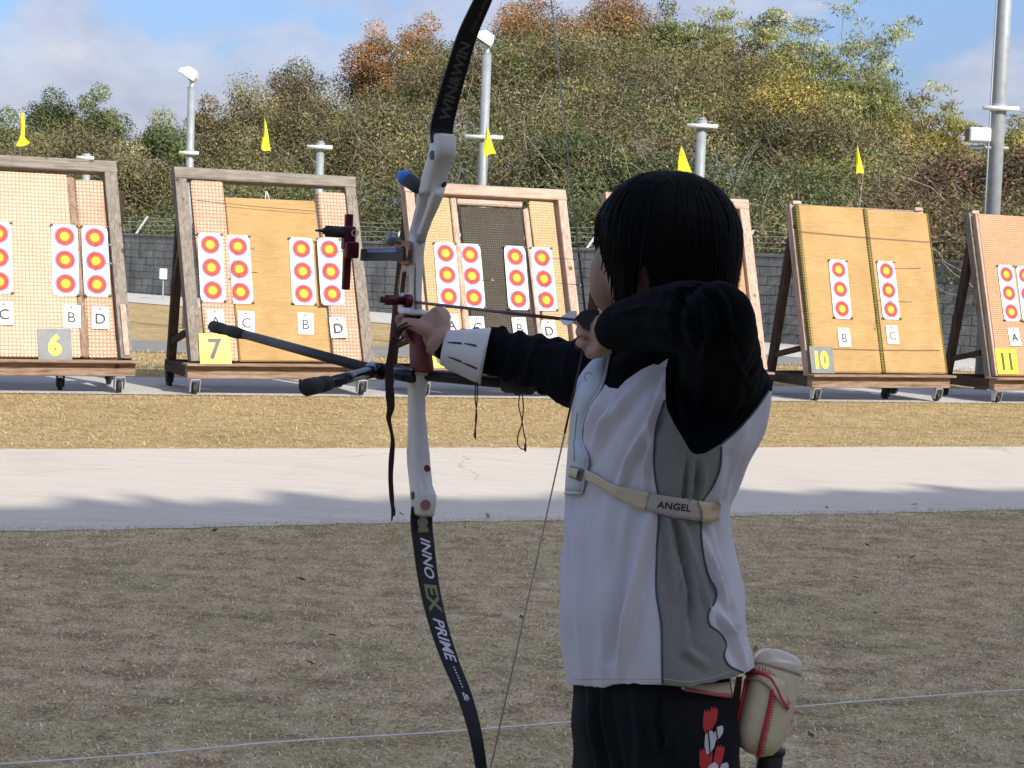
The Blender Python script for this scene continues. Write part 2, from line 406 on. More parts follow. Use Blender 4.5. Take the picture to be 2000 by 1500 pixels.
M['flag'] = plain('yellow_flag', (0.80, 0.78, 0.02), 0.7, var=0.06)
M['steel'] = plain('galvanised_steel', (0.30, 0.33, 0.34), 0.55, 0.2, var=0.25, scale=9)
M['white_metal'] = plain('white_painted_metal', (0.72, 0.72, 0.70), 0.45, var=0.08)
M['caster'] = plain('zinc_caster', (0.55, 0.56, 0.57), 0.4, 0.5)
M['rubber'] = plain('black_rubber', (0.02, 0.02, 0.022), 0.7)
M['wire'] = plain('rusty_wire', (0.16, 0.12, 0.10), 0.6, 0.4)
M['zinc_wire'] = plain('barbed_wire', (0.45, 0.46, 0.44), 0.5, 0.5)
M['glass_lamp'] = plain('lamp_glass', (0.10, 0.11, 0.12), 0.12, var=0.05)
M['shaft'] = plain('arrow_shaft', (0.03, 0.02, 0.02), 0.35)
M['shaft_red'] = plain('dark_red_shaft', (0.10, 0.012, 0.016), 0.3)
M['vane'] = plain('white_vane', (0.70, 0.73, 0.80), 0.5)
M['line'] = plain('white_rope', (0.72, 0.72, 0.70), 0.8)

def block_mat():
    m, nt, b = new_mat('concrete_block'); v = geoc(nt)
    rnd = nd(nt, 'ShaderNodeObjectInfo').outputs['Random']
    f = mathn(nt, 'ADD', mathn(nt, 'MULTIPLY', noise(nt, v, 2.4, 5, 0.7), 0.6), mathn(nt, 'MULTIPLY', noise(nt, v, 30, 3), 0.4))
    c = ramp(nt, f, [(0.3, (0.095, 0.10, 0.10)), (0.55, (0.19, 0.20, 0.195)), (0.75, (0.30, 0.30, 0.29))])
    c = mixc(nt, mathn(nt, 'MULTIPLY', rnd, 0.35), c, (0.10, 0.105, 0.10))
    stv = noise(nt, mapping(nt, v, scale=(3, 3, 0.35)), 2.0, 4, 0.6)        # water streaks
    c = mixc(nt, ramp(nt, stv, [(0.5, 0.0), (0.68, 0.55)]), c, (0.035, 0.038, 0.036))
    sock(nt, b.inputs['Base Color'], c); b.inputs['Roughness'].default_value = 0.95; b.inputs['Specular IOR Level'].default_value = 0.1
    bump(nt, b, f, 0.4, 0.02); return m
M['block'] = block_mat()
M['mortar'] = plain('mortar', (0.13, 0.13, 0.125), 0.95, var=0.25, scale=3)

def leaf_mat():
    m = bpy.data.materials.new('leaves'); m.use_nodes = True; nt = m.node_tree; nt.nodes.clear()
    out = nd(nt, 'ShaderNodeOutputMaterial')
    a = nd(nt, 'ShaderNodeAttribute', attribute_name='tint')
    d = nd(nt, 'ShaderNodeBsdfPrincipled', ins={'Roughness': 0.55, 'Specular IOR Level': 0.35}); link(nt, a.outputs[0], d.inputs['Base Color'])
    t = nd(nt, 'ShaderNodeBsdfTranslucent'); link(nt, mixc(nt, 1.0, a.outputs[0], (1.2, 1.15, 0.6), 'MULTIPLY'), t.inputs[0])
    x = nd(nt, 'ShaderNodeMixShader', ins={0: 0.25}); link(nt, d.outputs[0], x.inputs[1]); link(nt, t.outputs[0], x.inputs[2])
    link(nt, x.outputs[0], out.inputs[0]); return m
M['leaf'] = leaf_mat()
def blade_mat():
    m, nt, b = new_mat('dry_grass_blades')
    a = nd(nt, 'ShaderNodeAttribute', attribute_name='tint'); link(nt, a.outputs[0], b.inputs['Base Color'])
    b.inputs['Roughness'].default_value = 0.8; b.inputs['Specular IOR Level'].default_value = 0.2; return m
M['blade'] = blade_mat()
M['bark'] = wood_mat('bark', (0.045, 0.035, 0.027), (0.10, 0.085, 0.065), (0.19, 0.165, 0.13), 'z', False)
M['twig'] = plain('pale_twigs', (0.34, 0.30, 0.22), 0.9, var=0.3, scale=4)
M['bamboo'] = plain('bamboo_culm', (0.25, 0.27, 0.09), 0.5, var=0.25, scale=3)

# ------------------------------------------------------------------ the setting: ground, road, paths
def strip(name, mat, pts, z, parent=None, nx=1):
    V = [np.array([p[0], p[1], gz(p[0], p[1])+z]) for p in pts]
    o = mesh(name, V, [tuple(range(len(V)))], mat); tag(o, kind='structure'); return o
def band_st(name, mat, t0, t1, z, s0=-40, s1=60, wob0=0.0, wob1=0.0, n=160):
    S_ = np.linspace(s0, s1, n); V = []; F = []
    a = np.cumsum(rng.normal(0, 1, n)); a = (a-np.linspace(a[0], a[-1], n)); a = a/(abs(a).max()+1e-9)
    b = rng.normal(0, 1, n)
    for i, s_ in enumerate(S_):
        V.append(st(s_, t0+wob0*(0.6*a[i]+0.25*b[i]), z)); V.append(st(s_, t1+wob1*(0.6*a[-i]+0.25*b[-i]), z))
    for i in range(n-1): F.append((2*i, 2*i+2, 2*i+3, 2*i+1))
    o = mesh(name, V, F, mat); tag(o, kind='structure'); return o
G = 900.0
strip('ground', M['turf_far'], [(-G, -G), (G, -G), (G, G), (-G, G)], 0.0)
band_st('shooting_field_turf', M['turf_near'], -30, 9.44, 0.004, wob1=0.0)
band_st('road', M['road'], 9.40, 13.02, 0.007, wob0=0.07, wob1=0.07, n=900)
band_st('concrete_strip', M['slab'], 17.55, 19.75, 0.008)
band_st('path', M['asphalt'], 24.2, 27.0, 0.008, wob0=0.1, wob1=0.1)
WA, WB = np.array([-24.0, 60.3]), np.array([22.0, 23.3])       # retaining wall line, from measured foot points
wdir = (WB-WA)/np.linalg.norm(WB-WA); wnor = np.array([-wdir[1], wdir[0]])
if wnor[1] > 0: wnor = -wnor                                   # towards the camera
a, b_ = WA, WB
strip('wall_path', M['slab'], [a+wnor*0.0, a+wnor*4.6, b_+wnor*4.6, b_+wnor*0.0][::1], 0.013)

# hillside behind the wall
def hill_z(x, y):
    d = (np.stack([x, y], -1)-WA) @ (-wnor)                    # metres behind the wall
    base = 1.6+0.0*x
    br = x/np.maximum(y, 5.0)
    peak = 0.8+2.9*np.exp(-((br-0.05)/0.13)**2)+0.25*np.sin(x*0.3+1)
    return base+peak*(1/(1+np.exp(-(d-9)/3.2))-0.056)
nx_, ny_ = 90, 40
V = []; F = []
for j in range(ny_):
    dd = 0.25+(j/(ny_-1))**1.6*90
    for i in range(nx_):
        p = WA+wdir*(-40+140*i/(nx_-1))-wnor*dd
        V.append((p[0], p[1], float(hill_z(np.array(p[0]), np.array(p[1])))+random.uniform(-.12, .12)))
for j in range(ny_-1):
    for i in range(nx_-1): F.append((j*nx_+i, j*nx_+i+1, (j+1)*nx_+i+1, (j+1)*nx_+i))
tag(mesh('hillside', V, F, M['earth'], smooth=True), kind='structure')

# unseen tall mass, added behind the camera to shade the shooting field
hs, ht_edge = 15.0, 10.50
k = hs/math.tan(SUN_EL)
shadow_t = k*float(np.array([-SUN_DIR[0], -SUN_DIR[1]])/np.hypot(SUN_DIR[0], SUN_DIR[1]) @ TV[:2])
tw = ht_edge-shadow_t                                          # its front wall stands here (down-range coordinate)
shade_caster = empty('unseen_shade_caster', st(0, tw, 0), TH)
tag(shade_caster, 'tall grey mass added unseen behind the shooting line to cast the shade', 'shade caster')
MB().box((-45, -9, 0), (60, 0, hs-0.5), ch=0.05).build('wall', plain('shade_caster_wall', (0.62, 0.61, 0.58), 0.8, var=0.08, scale=1.5), shade_caster)  # pale face, added to bounce ground light into the shade
MB().box((-45.3, -9.3, hs-0.497), (60.3, 0.15, hs-0.2), ch=0.02).build('caster_top', M['steel'], shade_caster)
teeth = MB(); x = -45.0  # uneven ridges added only to make the edge of the cast shadow jagged
while x < 60:
    wd = random.uniform(0.3, 0.9); hgt = random.choice([0.02, 0.08, 0.16, 0.3, 0.4])
    teeth.add([(x, 0.1, hs-.197), (x+wd, 0.1, hs-.197), (x+wd*0.5, 0.1, hs-.2+hgt), (x, -9, hs-.197), (x+wd, -9, hs-.197), (x+wd*0.5, -9, hs-.2+hgt)],
            [(0, 1, 2), (5, 4, 3), (0, 2, 5, 3), (2, 1, 4, 5)]); x += wd
teeth.build('shadow_tooth', M['steel'], shade_caster)

# white rope of the waiting line, pegged into the turf
V = []
for s_ in np.linspace(-30, 40, 700):
    V.append(st(s_, 5.16+0.01*math.sin(s_*.9)+0.003*math.sin(s_*9), 0.024+0.003*math.sin(s_*5)))
ln = MB().tube(V, 0.0028, 6).build('line_rope', M['line'])
tag(ln, 'white rope line stretched low across the shaded turf', 'rope')

# ------------------------------------------------------------------ grass blades
def blades(name, t0, t1, s0, s1, n, hlen, width, cols, label, lay=0.7, zoff=0.004):
    S_ = rng.uniform(s0, s1, n); T_ = rng.uniform(t0, t1, n)
    # thin to the view: keep only what stands inside a widened frame
    P = SV[None]*S_[:, None]+TV[None]*T_[:, None]; P[:, 2] = -0.01*P[:, 0]+zoff
    q = proj(P); ok = (P[:, 1] > 3.5) & (q[:, 0] > -350) & (q[:, 0] < 2350) & (q[:, 1] < 1900)
    P = P[ok]; n = len(P)
    a = rng.uniform(0, 2*math.pi, n); h = hlen*rng.uniform(0.4, 1.3, n); el = np.abs(rng.normal(0, 1, n))*(1-lay)+0.08
    d = np.stack([np.cos(a)*np.cos(el), np.sin(a)*np.cos(el), np.sin(el)], -1)
    sd = np.stack([-np.sin(a), np.cos(a), 0*a], -1)*(width*rng.uniform(0.6, 1.4, n))[:, None]
    tip = P+d*h[:, None]; midp = P+d*(h*0.5)[:, None]+np.array([0, 0, 1])*(h*0.12)[:, None]
    Q = np.stack([P-sd, P+sd, midp+sd*0.8, tip], 1)
    Q = np.stack([P-sd, midp-sd*.3+0*sd, tip, midp+sd], 1)
    cols = np.array(cols); c = cols[rng.integers(0, len(cols), n)]*rng.uniform(0.7, 1.3, (n, 1))
    o = quads_mesh(name, Q.reshape(-1, 3), n, M['blade'], colr=c); tag(o, label, 'grass', kind='stuff')
near_c = [(0.66, 0.51, 0.29), (0.78, 0.63, 0.38), (0.40, 0.30, 0.16), (0.85, 0.76, 0.55), (0.13, 0.10, 0.045), (0.22, 0.21, 0.09), (0.80, 0.68, 0.46)]
far_c = [(0.60, 0.46, 0.24), (0.50, 0.37, 0.18), (0.68, 0.55, 0.33), (0.38, 0.28, 0.12), (0.34, 0.29, 0.12)]
blades('shaded_grass', 3.6, 9.5, -4, 11, 460000, 0.028, 0.0022, near_c, 'short dry flattened grass in the shade before the road', 0.8)
blades('sunlit_grass', 12.95, 17.6, -3, 19, 170000, 0.042, 0.0034, far_c, 'golden dry grass in the sun before the target stands', 0.72)
blades('back_grass', 19.7, 24.3, -2, 22, 40000, 0.07, 0.006, far_c, 'golden dry grass behind the target stands', 0.5)

# fallen leaves and broken twigs lying about
def litter(name, label, t0, t1, n, size, cols):
    S_ = rng.uniform(-3, 14, n); T_ = rng.uniform(t0, t1, n); P = SV[None]*S_[:, None]+TV[None]*T_[:, None]; P[:, 2] = -0.01*P[:, 0]+.03
    a = rng.uniform(0, 6.28, n); s_ = size*rng.uniform(.5, 1.4, n); u = np.stack([np.cos(a), np.sin(a), rng.normal(0, .25, n)], -1)*s_[:, None]; v = np.stack([-np.sin(a), np.cos(a), rng.normal(0, .3, n)], -1)*(s_*.45)[:, None]
    Q = np.stack([P-u, P+v, P+u, P-v], 1); c = np.array(cols)[rng.integers(0, len(cols), n)]
    tag(quads_mesh(name, Q.reshape(-1, 3), n, M['blade'], colr=c), label, 'leaf litter', kind='stuff')
litter('leaf_litter', 'fallen brown leaves scattered on the shaded turf', 4.0, 9.6, 420, .022, [(.20, .11, .05), (.28, .18, .09), (.10, .07, .04), (.36, .27, .15)])
# ------------------------------------------------------------------ retaining wall of concrete blocks
BL, BH, BD = 0.40, 0.20, 0.16
wl = float(np.linalg.norm(WB-WA)); ncol = int(wl/BL); nrow = 9
wall = empty('retaining_wall', (WA[0], WA[1], 0), math.atan2(wdir[1], wdir[0]))
tag(wall, 'grey concrete block retaining wall at the foot of the wooded hill', 'wall')
WZ0 = -0.05
MB().box((0, -0.0, WZ0-0.3), (wl, 0.12, WZ0+nrow*BH-0.003)).build('mortar_core', M['mortar'], wall)
gx = [(235, 350), (680, 810), (1105, 1185), (1460, 1560), (1820, 1925)]
bmesh_ = bpy.data.meshes.new('brick')
t_ = MB().box((0.006, -0.025, 0.006), (BL-0.006, 0.02, BH-0.006), ch=0.008)
bmesh_.from_pydata(t_.V, [], t_.F); bmesh_.materials.append(M['block']); bmesh_.update()
cand = []; rest = MB()
for r_ in range(nrow):
    for c_ in range(-1, ncol+1):
        x0 = c_*BL+(BL/2 if r_ % 2 else 0)
        if x0 < 0 or x0+BL > wl: continue
        p = WA+wdir*(x0+BL/2); q = proj(np.array([p[0], p[1], WZ0+(r_+.5)*BH]))
        vis = any(l < q[0] < h_ for l, h_ in gx)
        yj = random.uniform(-0.006, 0.006)
        if vis and len(cand) < 298:
            o = bpy.data.objects.new('block', bmesh_); COL.objects.link(o); o.parent = wall; o.location = (x0, yj, WZ0+r_*BH); cand.append(o)
        else:
            rest.box((x0+.006, -.025+yj, WZ0+r_*BH+.006), (x0+BL-.006, .02+yj, WZ0+(r_+1)*BH-.006), ch=0.008)
ro = rest.build('block_courses', M['block'], wall); ro['kind'] = 'stuff'
nc = 0
for i in range(int(wl/1.2)):
    MB().box((i*1.2+.006, -.05, WZ0+nrow*BH), (i*1.2+1.194, .16, WZ0+nrow*BH+.07), ch=0.012).build('coping', M['block'], wall)

# barbed wire fence on the wall: slanted posts, four strands
WT = WZ0+nrow*BH+.07
fe = empty('barbed_wire_fence', (WA[0], WA[1], 0), math.atan2(wdir[1], wdir[0]))
tag(fe, 'barbed wire fence on slanted white posts along the top of the block wall', 'fence')
for i in range(int(wl/2.0)):
    x = 0.8+i*2.0
    MB().box((-.03, -.022, 0), (.03, .022, .5), f=lambda u, v, w_, x=x: (x+u+w_*0.55, 0.06+v+w_*0.35, WT+w_), ch=.005).build('post', M['white_metal'], fe)
for k_ in range(4):
    zz = .12+.115*k_
    P = [(x, .06+zz*.35+.02*math.sin(x*2.1+k_), WT+zz+.012*math.sin(x*3.1+k_*2)) for x in np.arange(0, wl, .25)]
    wmb = MB().tube(P, 0.007, 4)
    wmb.build('strand', M['zinc_wire'], fe)

# ------------------------------------------------------------------ trees
def leafcloud(centres, radii, n, size, cols, bias=0.75, droop=0.0, aspect=0.45, shell=0.55, cmix=None):
    """leaf quads spread through clumps; returns verts (n*4,3) and tints"""
    centres = np.asarray(centres, float); radii = np.asarray(radii, float)
    vol = (radii.prod(1) if radii.ndim == 2 else radii**3)**(2/3); pr = vol/vol.sum()
    k = rng.choice(len(centres), n, p=pr)
    d = rng.normal(0, 1, (n, 3)); d /= np.linalg.norm(d, axis=1)[:, None]
    rr = shell+(1-shell)*rng.random(n)**0.6; rr *= rng.normal(1.0, 0.13, n)
    Rk = radii[k] if radii.ndim == 2 else radii[k][:, None]
    P = centres[k]+d*Rk*rr[:, None]
    nrm = d*bias+rng.normal(0, 0.42, (n, 3))+np.array([0, 0, 0.2]); nrm /= np.linalg.norm(nrm, axis=1)[:, None]
    u = np.cross(nrm, rng.normal(0, 1, (n, 3))); u[:, 2] -= droop; u -= nrm*(u*nrm).sum(1)[:, None]; u /= np.linalg.norm(u, axis=1)[:, None]
    v = np.cross(nrm, u); s_ = size*rng.uniform(0.55, 1.35, n)
    U = u*s_[:, None]; W_ = v*(s_*aspect)[:, None]
    Q = np.stack([P-U, P-W_*1.0+U*.1, P+U, P+W_*1.0+U*.1], 1)
    cols = np.asarray(cols, float)*LB
    cl = rng.integers(0, len(cols), len(centres)) if cmix is None else np.asarray(cmix)
    own = rng.random(n) < 0.85
    ci = np.where(own, cl[k], rng.integers(0, len(cols), n))
    c = cols[ci]*rng.uniform(0.78, 1.25, (n, 1))*(0.38+1.05*rng.random(len(centres)))[k][:, None]
    return Q.reshape(-1, 3), np.clip(c, 0.005, 0.8)
def twigs(mb, base, centres, radii, n, rad, spread=1.15):
    centres = np.asarray(centres); radii = np.asarray(radii, float)
    for i in range(n):
        k = random.randrange(len(centres)); r_ = radii[k] if radii.ndim == 1 else radii[k].mean()
        a = centres[k]+rng.normal(0, .35, 3)*r_-np.array([0, 0, r_*.5])
        d = rng.normal(0, 1, 3); d[2] = abs(d[2])*.8+.25; d[1] -= .5; d /= np.linalg.norm(d)
        L = r_*random.uniform(.7, 1.5)*spread; P = [a]
        for j in range(4):
            d = d+rng.normal(0, .28, 3); d /= np.linalg.norm(d); P.append(P[-1]+d*L/4)
        mb.tube(P, np.linspace(rad, rad*.35, 5), 3, cap=False)
LB = 1.75
PAL = {
 'olive':  [(0.092, 0.086, 0.036), (0.118, 0.106, 0.046), (0.066, 0.066, 0.028), (0.140, 0.122, 0.062)],
 'dark':   [(0.030, 0.045, 0.018), (0.045, 0.062, 0.022), (0.060, 0.078, 0.028), (0.075, 0.085, 0.030)],
 'green':  [(0.060, 0.085, 0.028), (0.085, 0.112, 0.034), (0.048, 0.066, 0.024), (0.110, 0.120, 0.040)],
 'rust':   [(0.210, 0.104, 0.038), (0.165, 0.088, 0.036), (0.110, 0.092, 0.038), (0.235, 0.130, 0.050)],
 'brown':  [(0.135, 0.105, 0.055), (0.105, 0.085, 0.042), (0.090, 0.088, 0.034), (0.165, 0.120, 0.065)],
 'yellow': [(0.190, 0.155, 0.035), (0.150, 0.140, 0.034), (0.120, 0.118, 0.034), (0.225, 0.175, 0.050)],
 'bamboo': [(0.210, 0.215, 0.085), (0.165, 0.180, 0.062), (0.250, 0.235, 0.105), (0.130, 0.145, 0.045)],
 'red':    [(0.085, 0.048, 0.030), (0.062, 0.042, 0.026), (0.050, 0.048, 0.022), (0.110, 0.070, 0.040)],
}
def tree(name, label, px, top, d, rx, hgt, pal, n=7000, size=0.052, ntw=90, nblob=34, low=0.12, cat='tree', seed=0, rz=None, lx=0.0):
    """a tree whose crown top stands at photograph height top; foot on the hillside"""
    global rng
    rng = np.random.default_rng(1000+seed); random.seed(seed)
    tp = at(px, top, d); x, y = tp[0], tp[1]; z0 = float(hill_z(np.array(x), np.array(y)))-0.15
    H_ = max(tp[2]-z0, 1.2); root = empty(name, (x, y, z0)); tag(root, label, cat, 'trees and shrubs on the hillside')
    ch = min(hgt, H_*(1-low)); cz = H_-ch/2; rz = ch/2
    C_ = []; Rr = []
    for i in range(nblob):
        v = rng.normal(0, 1, 3); v /= np.linalg.norm(v); f = rng.random()**0.45*0.82
        br = rx*rng.uniform(0.22, 0.44)
        C_.append((v[0]*(rx-br*.6)*f+lx*(v[2]*.5), v[1]*(rx*.8-br*.6)*f, cz+v[2]*max(rz-br*.7, .1)*f)); Rr.append((br, br, br*rng.uniform(.6, .95)))
    C_.append((0, 0, H_-rx*.28)); Rr.append((rx*.3, rx*.3, rx*.28))
    Q, c = leafcloud(C_, Rr, n, size, PAL[pal])
    cr = quads_mesh('crown', Q, n, M['leaf'], root, c)
    tb = MB(); b0 = np.array([0, 0, 0.0]); r0 = 0.035+H_*.013
    P = [b0]; d_ = np.array([rng.normal(0, .12), rng.normal(0, .12), 1.0])
    for j in range(6): d_ = d_+rng.normal(0, .1, 3)*np.array([1, 1, .2]); P.append(P[-1]+d_/np.linalg.norm(d_)*H_*.8/6)
    tb.tube(P, np.linspace(r0, r0*.3, 7), 7)
    for k in range(9):
        a = P[1+k % 5]; tgt = np.array(C_[k % len(C_)]); m_ = (a+tgt)/2+rng.normal(0, .15, 3)*rx*.4
        tb.tube([a, m_, tgt], [r0*.45, r0*.28, r0*.12], 5)
    tb.build('trunk', M['bark'], root, smooth=True)
    if ntw:
        tw_ = MB(); twigs(tw_, None, C_, np.array(Rr), ntw, 0.008); tw_.build('branches', M['twig'], root)['kind'] = 'stuff'
    return root
def bamboo(label, px, top, d, hgt, rx, n, seed, lean=0.15, pal='bamboo'):
    global rng
    rng = np.random.default_rng(2000+seed); random.seed(seed)
    tp = at(px, top, d); x, y = tp[0], tp[1]; z0 = float(hill_z(np.array(x), np.array(y)))-0.15
    H_ = max(tp[2]-z0, 1.5); root = empty('bamboo', (x, y, z0)); tag(root, label, 'bamboo', 'trees and shrubs on the hillside')
    cu = MB(); C_ = []; Rr = []
    for s_ in range(7):
        hh = H_*(1.0 if s_ == 0 else rng.uniform(.7, .97)); ox, oy = (0, 0) if s_ == 0 else rng.normal(0, rx*.4, 2)
        lx = rng.normal(0, lean)*hh*(.3 if s_ == 0 else 1); P = []
        for j in range(9):
            f = j/8; P.append(np.array([ox+lx*f**2.2, oy, hh*(f-.03*f**6)]))
        cu.tube(P, np.linspace(.045, .008, 9), 6)
        for j in range(28):
            f = 1-(hgt/H_)*rng.random()**.9
            if f < .1: continue
            c = np.array([ox+lx*f**2.2, oy, hh*f]); r_ = rx*.40*(.40+1.1*(1-f)**.5)
            o_ = rng.normal(0, .8, 3)*r_; o_[2] *= .4
            C_.append(c+o_); Rr.append((r_*1.2, r_*1.1, r_*.55))
    n = int(n*3.0); Q, c = leafcloud(C_, Rr, n, 0.10, PAL[pal], bias=.15, droop=.9, aspect=.2, shell=.2)
    quads_mesh('crown', Q, n, M['leaf'], root, c); cu.build('culms', M['bamboo'], root, smooth=True)
    return root
T_ = [  # label, px, top, depth, crown radius, crown height, palette
 ('round dark green tree on the skyline at the left edge of the photo', 18, 205, 66, 1.5, 4.2, 'green'),
 ('dark green skyline tree with airy top right of the leftmost flag', 105, 168, 68, 1.7, 4.0, 'green'),
 ('dark green skyline tree just left of the sky notch beside the left lamp pole', 196, 160, 68, 1.5, 4.0, 'green'),
 ('rounded twiggy olive tree behind the stand numbered six', 150, 225, 60, 2.9, 4.5, 'olive'),
 ('dark leafy tree with yellow leaves just left of the left lamp pole', 318, 208, 60, 1.7, 4.5, 'green'),
 ('olive bush over the gap between stands six and seven', 255, 268, 54, 2.0, 4.0, 'olive'),
 ('rusty tinged tree right behind the left lamp pole head', 408, 182, 62, 1.4, 4.2, 'brown'),
 ('grey twiggy olive tree between the left lamp and the second flag', 480, 140, 62, 2.4, 5.0, 'olive'),
 ('bare twigged brownish tree with spiky top above the second flag', 585, 108, 66, 2.1, 5.0, 'brown'),
 ('olive tree with thin bare branches right of the second flag', 640, 150, 60, 2.2, 5.0, 'olive'),
 ('orange brown autumn tree with loose top left of the bow limb', 735, 35, 67, 1.7, 4.5, 'rust'),
 ('russet leaved tree directly behind the upper bow limb', 835, 22, 68, 1.9, 5.0, 'rust'),
 ('olive undergrowth tree between second flag and bow riser', 735, 190, 57, 2.4, 4.8, 'olive'),
 ('dense dark green tree standing right behind the middle lamp pole', 985, 70, 62, 1.7, 5.0, 'dark'),
 ('large orange autumn tree at the top of the hill left of the bowstring', 1055, -45, 68, 2.6, 5.4, 'rust'),
 ('large russet tree at the hilltop right of the bowstring', 1215, -50, 68, 2.7, 5.2, 'rust'),
 ('green crowned tree on the skyline between russet tree and bamboo', 1305, -5, 67, 1.4, 4.6, 'green'),
 ('broad olive tree below the russet hilltop trees', 1160, 150, 60, 2.8, 5.0, 'olive'),
 ('dark evergreen shrub mass behind the gap between stands eight and nine', 1150, 262, 52, 2.4, 4.5, 'dark'),
 ('dark evergreen shrub left of the short post above the archer', 1265, 300, 50, 1.7, 3.8, 'dark'),
 ('olive green tree above the short post behind the archer', 1370, 110, 60, 2.6, 5.2, 'olive'),
 ('yellow olive tree on the slope left of the tall bamboo', 1525, 110, 58, 2.6, 5.0, 'yellow'),
 ('wide grey olive tree behind the flag over stand ten', 1640, 190, 54, 2.9, 5.0, 'olive'),
 ('bright green bush low behind stands nine and ten', 1560, 320, 47, 1.8, 3.6, 'green'),
 ('golden yellow leafed tree below the bamboo at right', 1760, 205, 55, 2.0, 4.2, 'yellow'),
 ('pale loose tree on the skyline left of the tall right pole', 1905, 238, 60, 1.3, 3.6, 'bamboo'),
 ('yellowish tree at the right edge behind the tall pole', 1990, 218, 60, 1.5, 3.8, 'yellow'),
 ('dark reddish brown shrub behind the stand numbered eleven', 1850, 285, 44, 2.1, 4.0, 'red'),
 ('dark red leaved bush at the right edge behind the tall pole', 1985, 275, 43, 1.7, 4.0, 'red'),
 ('brownish twiggy shrub above the wall right of stand ten', 1745, 335, 44, 1.8, 3.4, 'brown'),
]
for i, (lb, px, top, d, rx, hg, pal) in enumerate(T_):
    tree('hillside_tree' if hg > 3.7 else 'hillside_shrub', lb, px, top, d, rx, hg, pal, n=int(10500*rx), ntw=int(150*rx), seed=i)
bamboo('tall pale bamboo clump rising highest right of the archer', 1645, -8, 62, 4.6, 1.5, 7000, 1)
bamboo('drooping bamboo on the skyline above the archer, left of the tallest clump', 1500, 2, 64, 3.6, 1.3, 6000, 2, .3)
bamboo('feathery bamboo at the hilltop right of the russet trees', 1395, -5, 66, 3.6, 1.2, 5000, 3, .25)
bamboo('yellow green bamboo leaning right beside the tallest clump', 1705, 88, 60, 4.2, 1.2, 6000, 4, .3)
bamboo('feathery bamboo on the right skyline below the cloud', 1785, 140, 58, 4.0, 1.1, 6000, 5, .35)
bamboo('lowest drooping bamboo at the right end of the grove', 1842, 180, 57, 3.4, 1.0, 5000, 6, .4, 'yellow')

# thicket that fills the slope between the trees
rng = np.random.default_rng(77); random.seed(77)
C_ = []; Rr = []; cm_ = []; pals = ['olive', 'dark', 'green', 'brown', 'yellow', 'red']
allc = sum([PAL[p] for p in pals], [])
SKX = [0, 100, 200, 260, 330, 480, 560, 650, 720, 830, 1000, 1300, 1420, 1700, 1800, 1880, 2000]
SKY_ = [240, 230, 225, 270, 270, 200, 180, 170, 120, 110, 60, 60, 110, 180, 240, 300, 300]
for i in range(760):
    px = random.uniform(-120, 2120); sk = np.interp(px, SKX, SKY_)
    py = sk+(470-sk)*random.random()**.8
    f = (py-sk)/(470-sk)
    wd_ = 49.5+(px-280)/1260*-13.1           # wall distance at this bearing
    d = wd_+1.0+(1-f)**1.1*(70-wd_-1)*0.8+random.uniform(-.5, 1.5)
    r_ = random.uniform(.6, 1.55)
    p = at(px, py+r_*20, d)
    if p[2] > float(hill_z(p[0], p[1]))+4.4: continue
    C_.append(p); Rr.append((r_, r_, r_*.8))
    if px > 1720 and f > .3: pi_ = 5 if random.random() < .7 else 3
    elif f > .62: pi_ = random.choice([1, 1, 2, 0])
    elif px > 1350: pi_ = random.choice([0, 4, 2, 0])
    elif px < 330: pi_ = random.choice([0, 2, 0, 1])
    else: pi_ = random.choice([0, 0, 3, 2])
    cm_.append(pi_*4+random.randrange(4))
for i in range(130):
    px = random.uniform(820, 1560); py = random.uniform(70, 210); r_ = random.uniform(.7, 1.3); p = at(px, py, random.uniform(60, 67))
    z_ = float(hill_z(p[0], p[1]))
    C_.append(np.array([p[0], p[1], min(p[2], z_+4.5)])); Rr.append((r_, r_, r_*.85)); cm_.append(random.choice([0, 0, 2, 3, 4])*4+random.randrange(4))
nl = 480000
Q, c = leafcloud(C_, Rr, nl, 0.052, allc, cmix=cm_, shell=.6)
# keep every clump's leaves in its own palette
th_o = quads_mesh('hillside_thicket', Q, nl, M['leaf'], colr=c)
tag(th_o, 'dense tangled evergreen undergrowth covering the hillside above the wall', 'undergrowth', kind='stuff')
tw_ = MB(); twigs(tw_, None, C_, np.array(Rr), 6500, 0.008)
tag(tw_.build('hillside_twigs', M['twig']), 'tangle of thin bare pale twigs through the hillside undergrowth', 'twigs', kind='stuff')
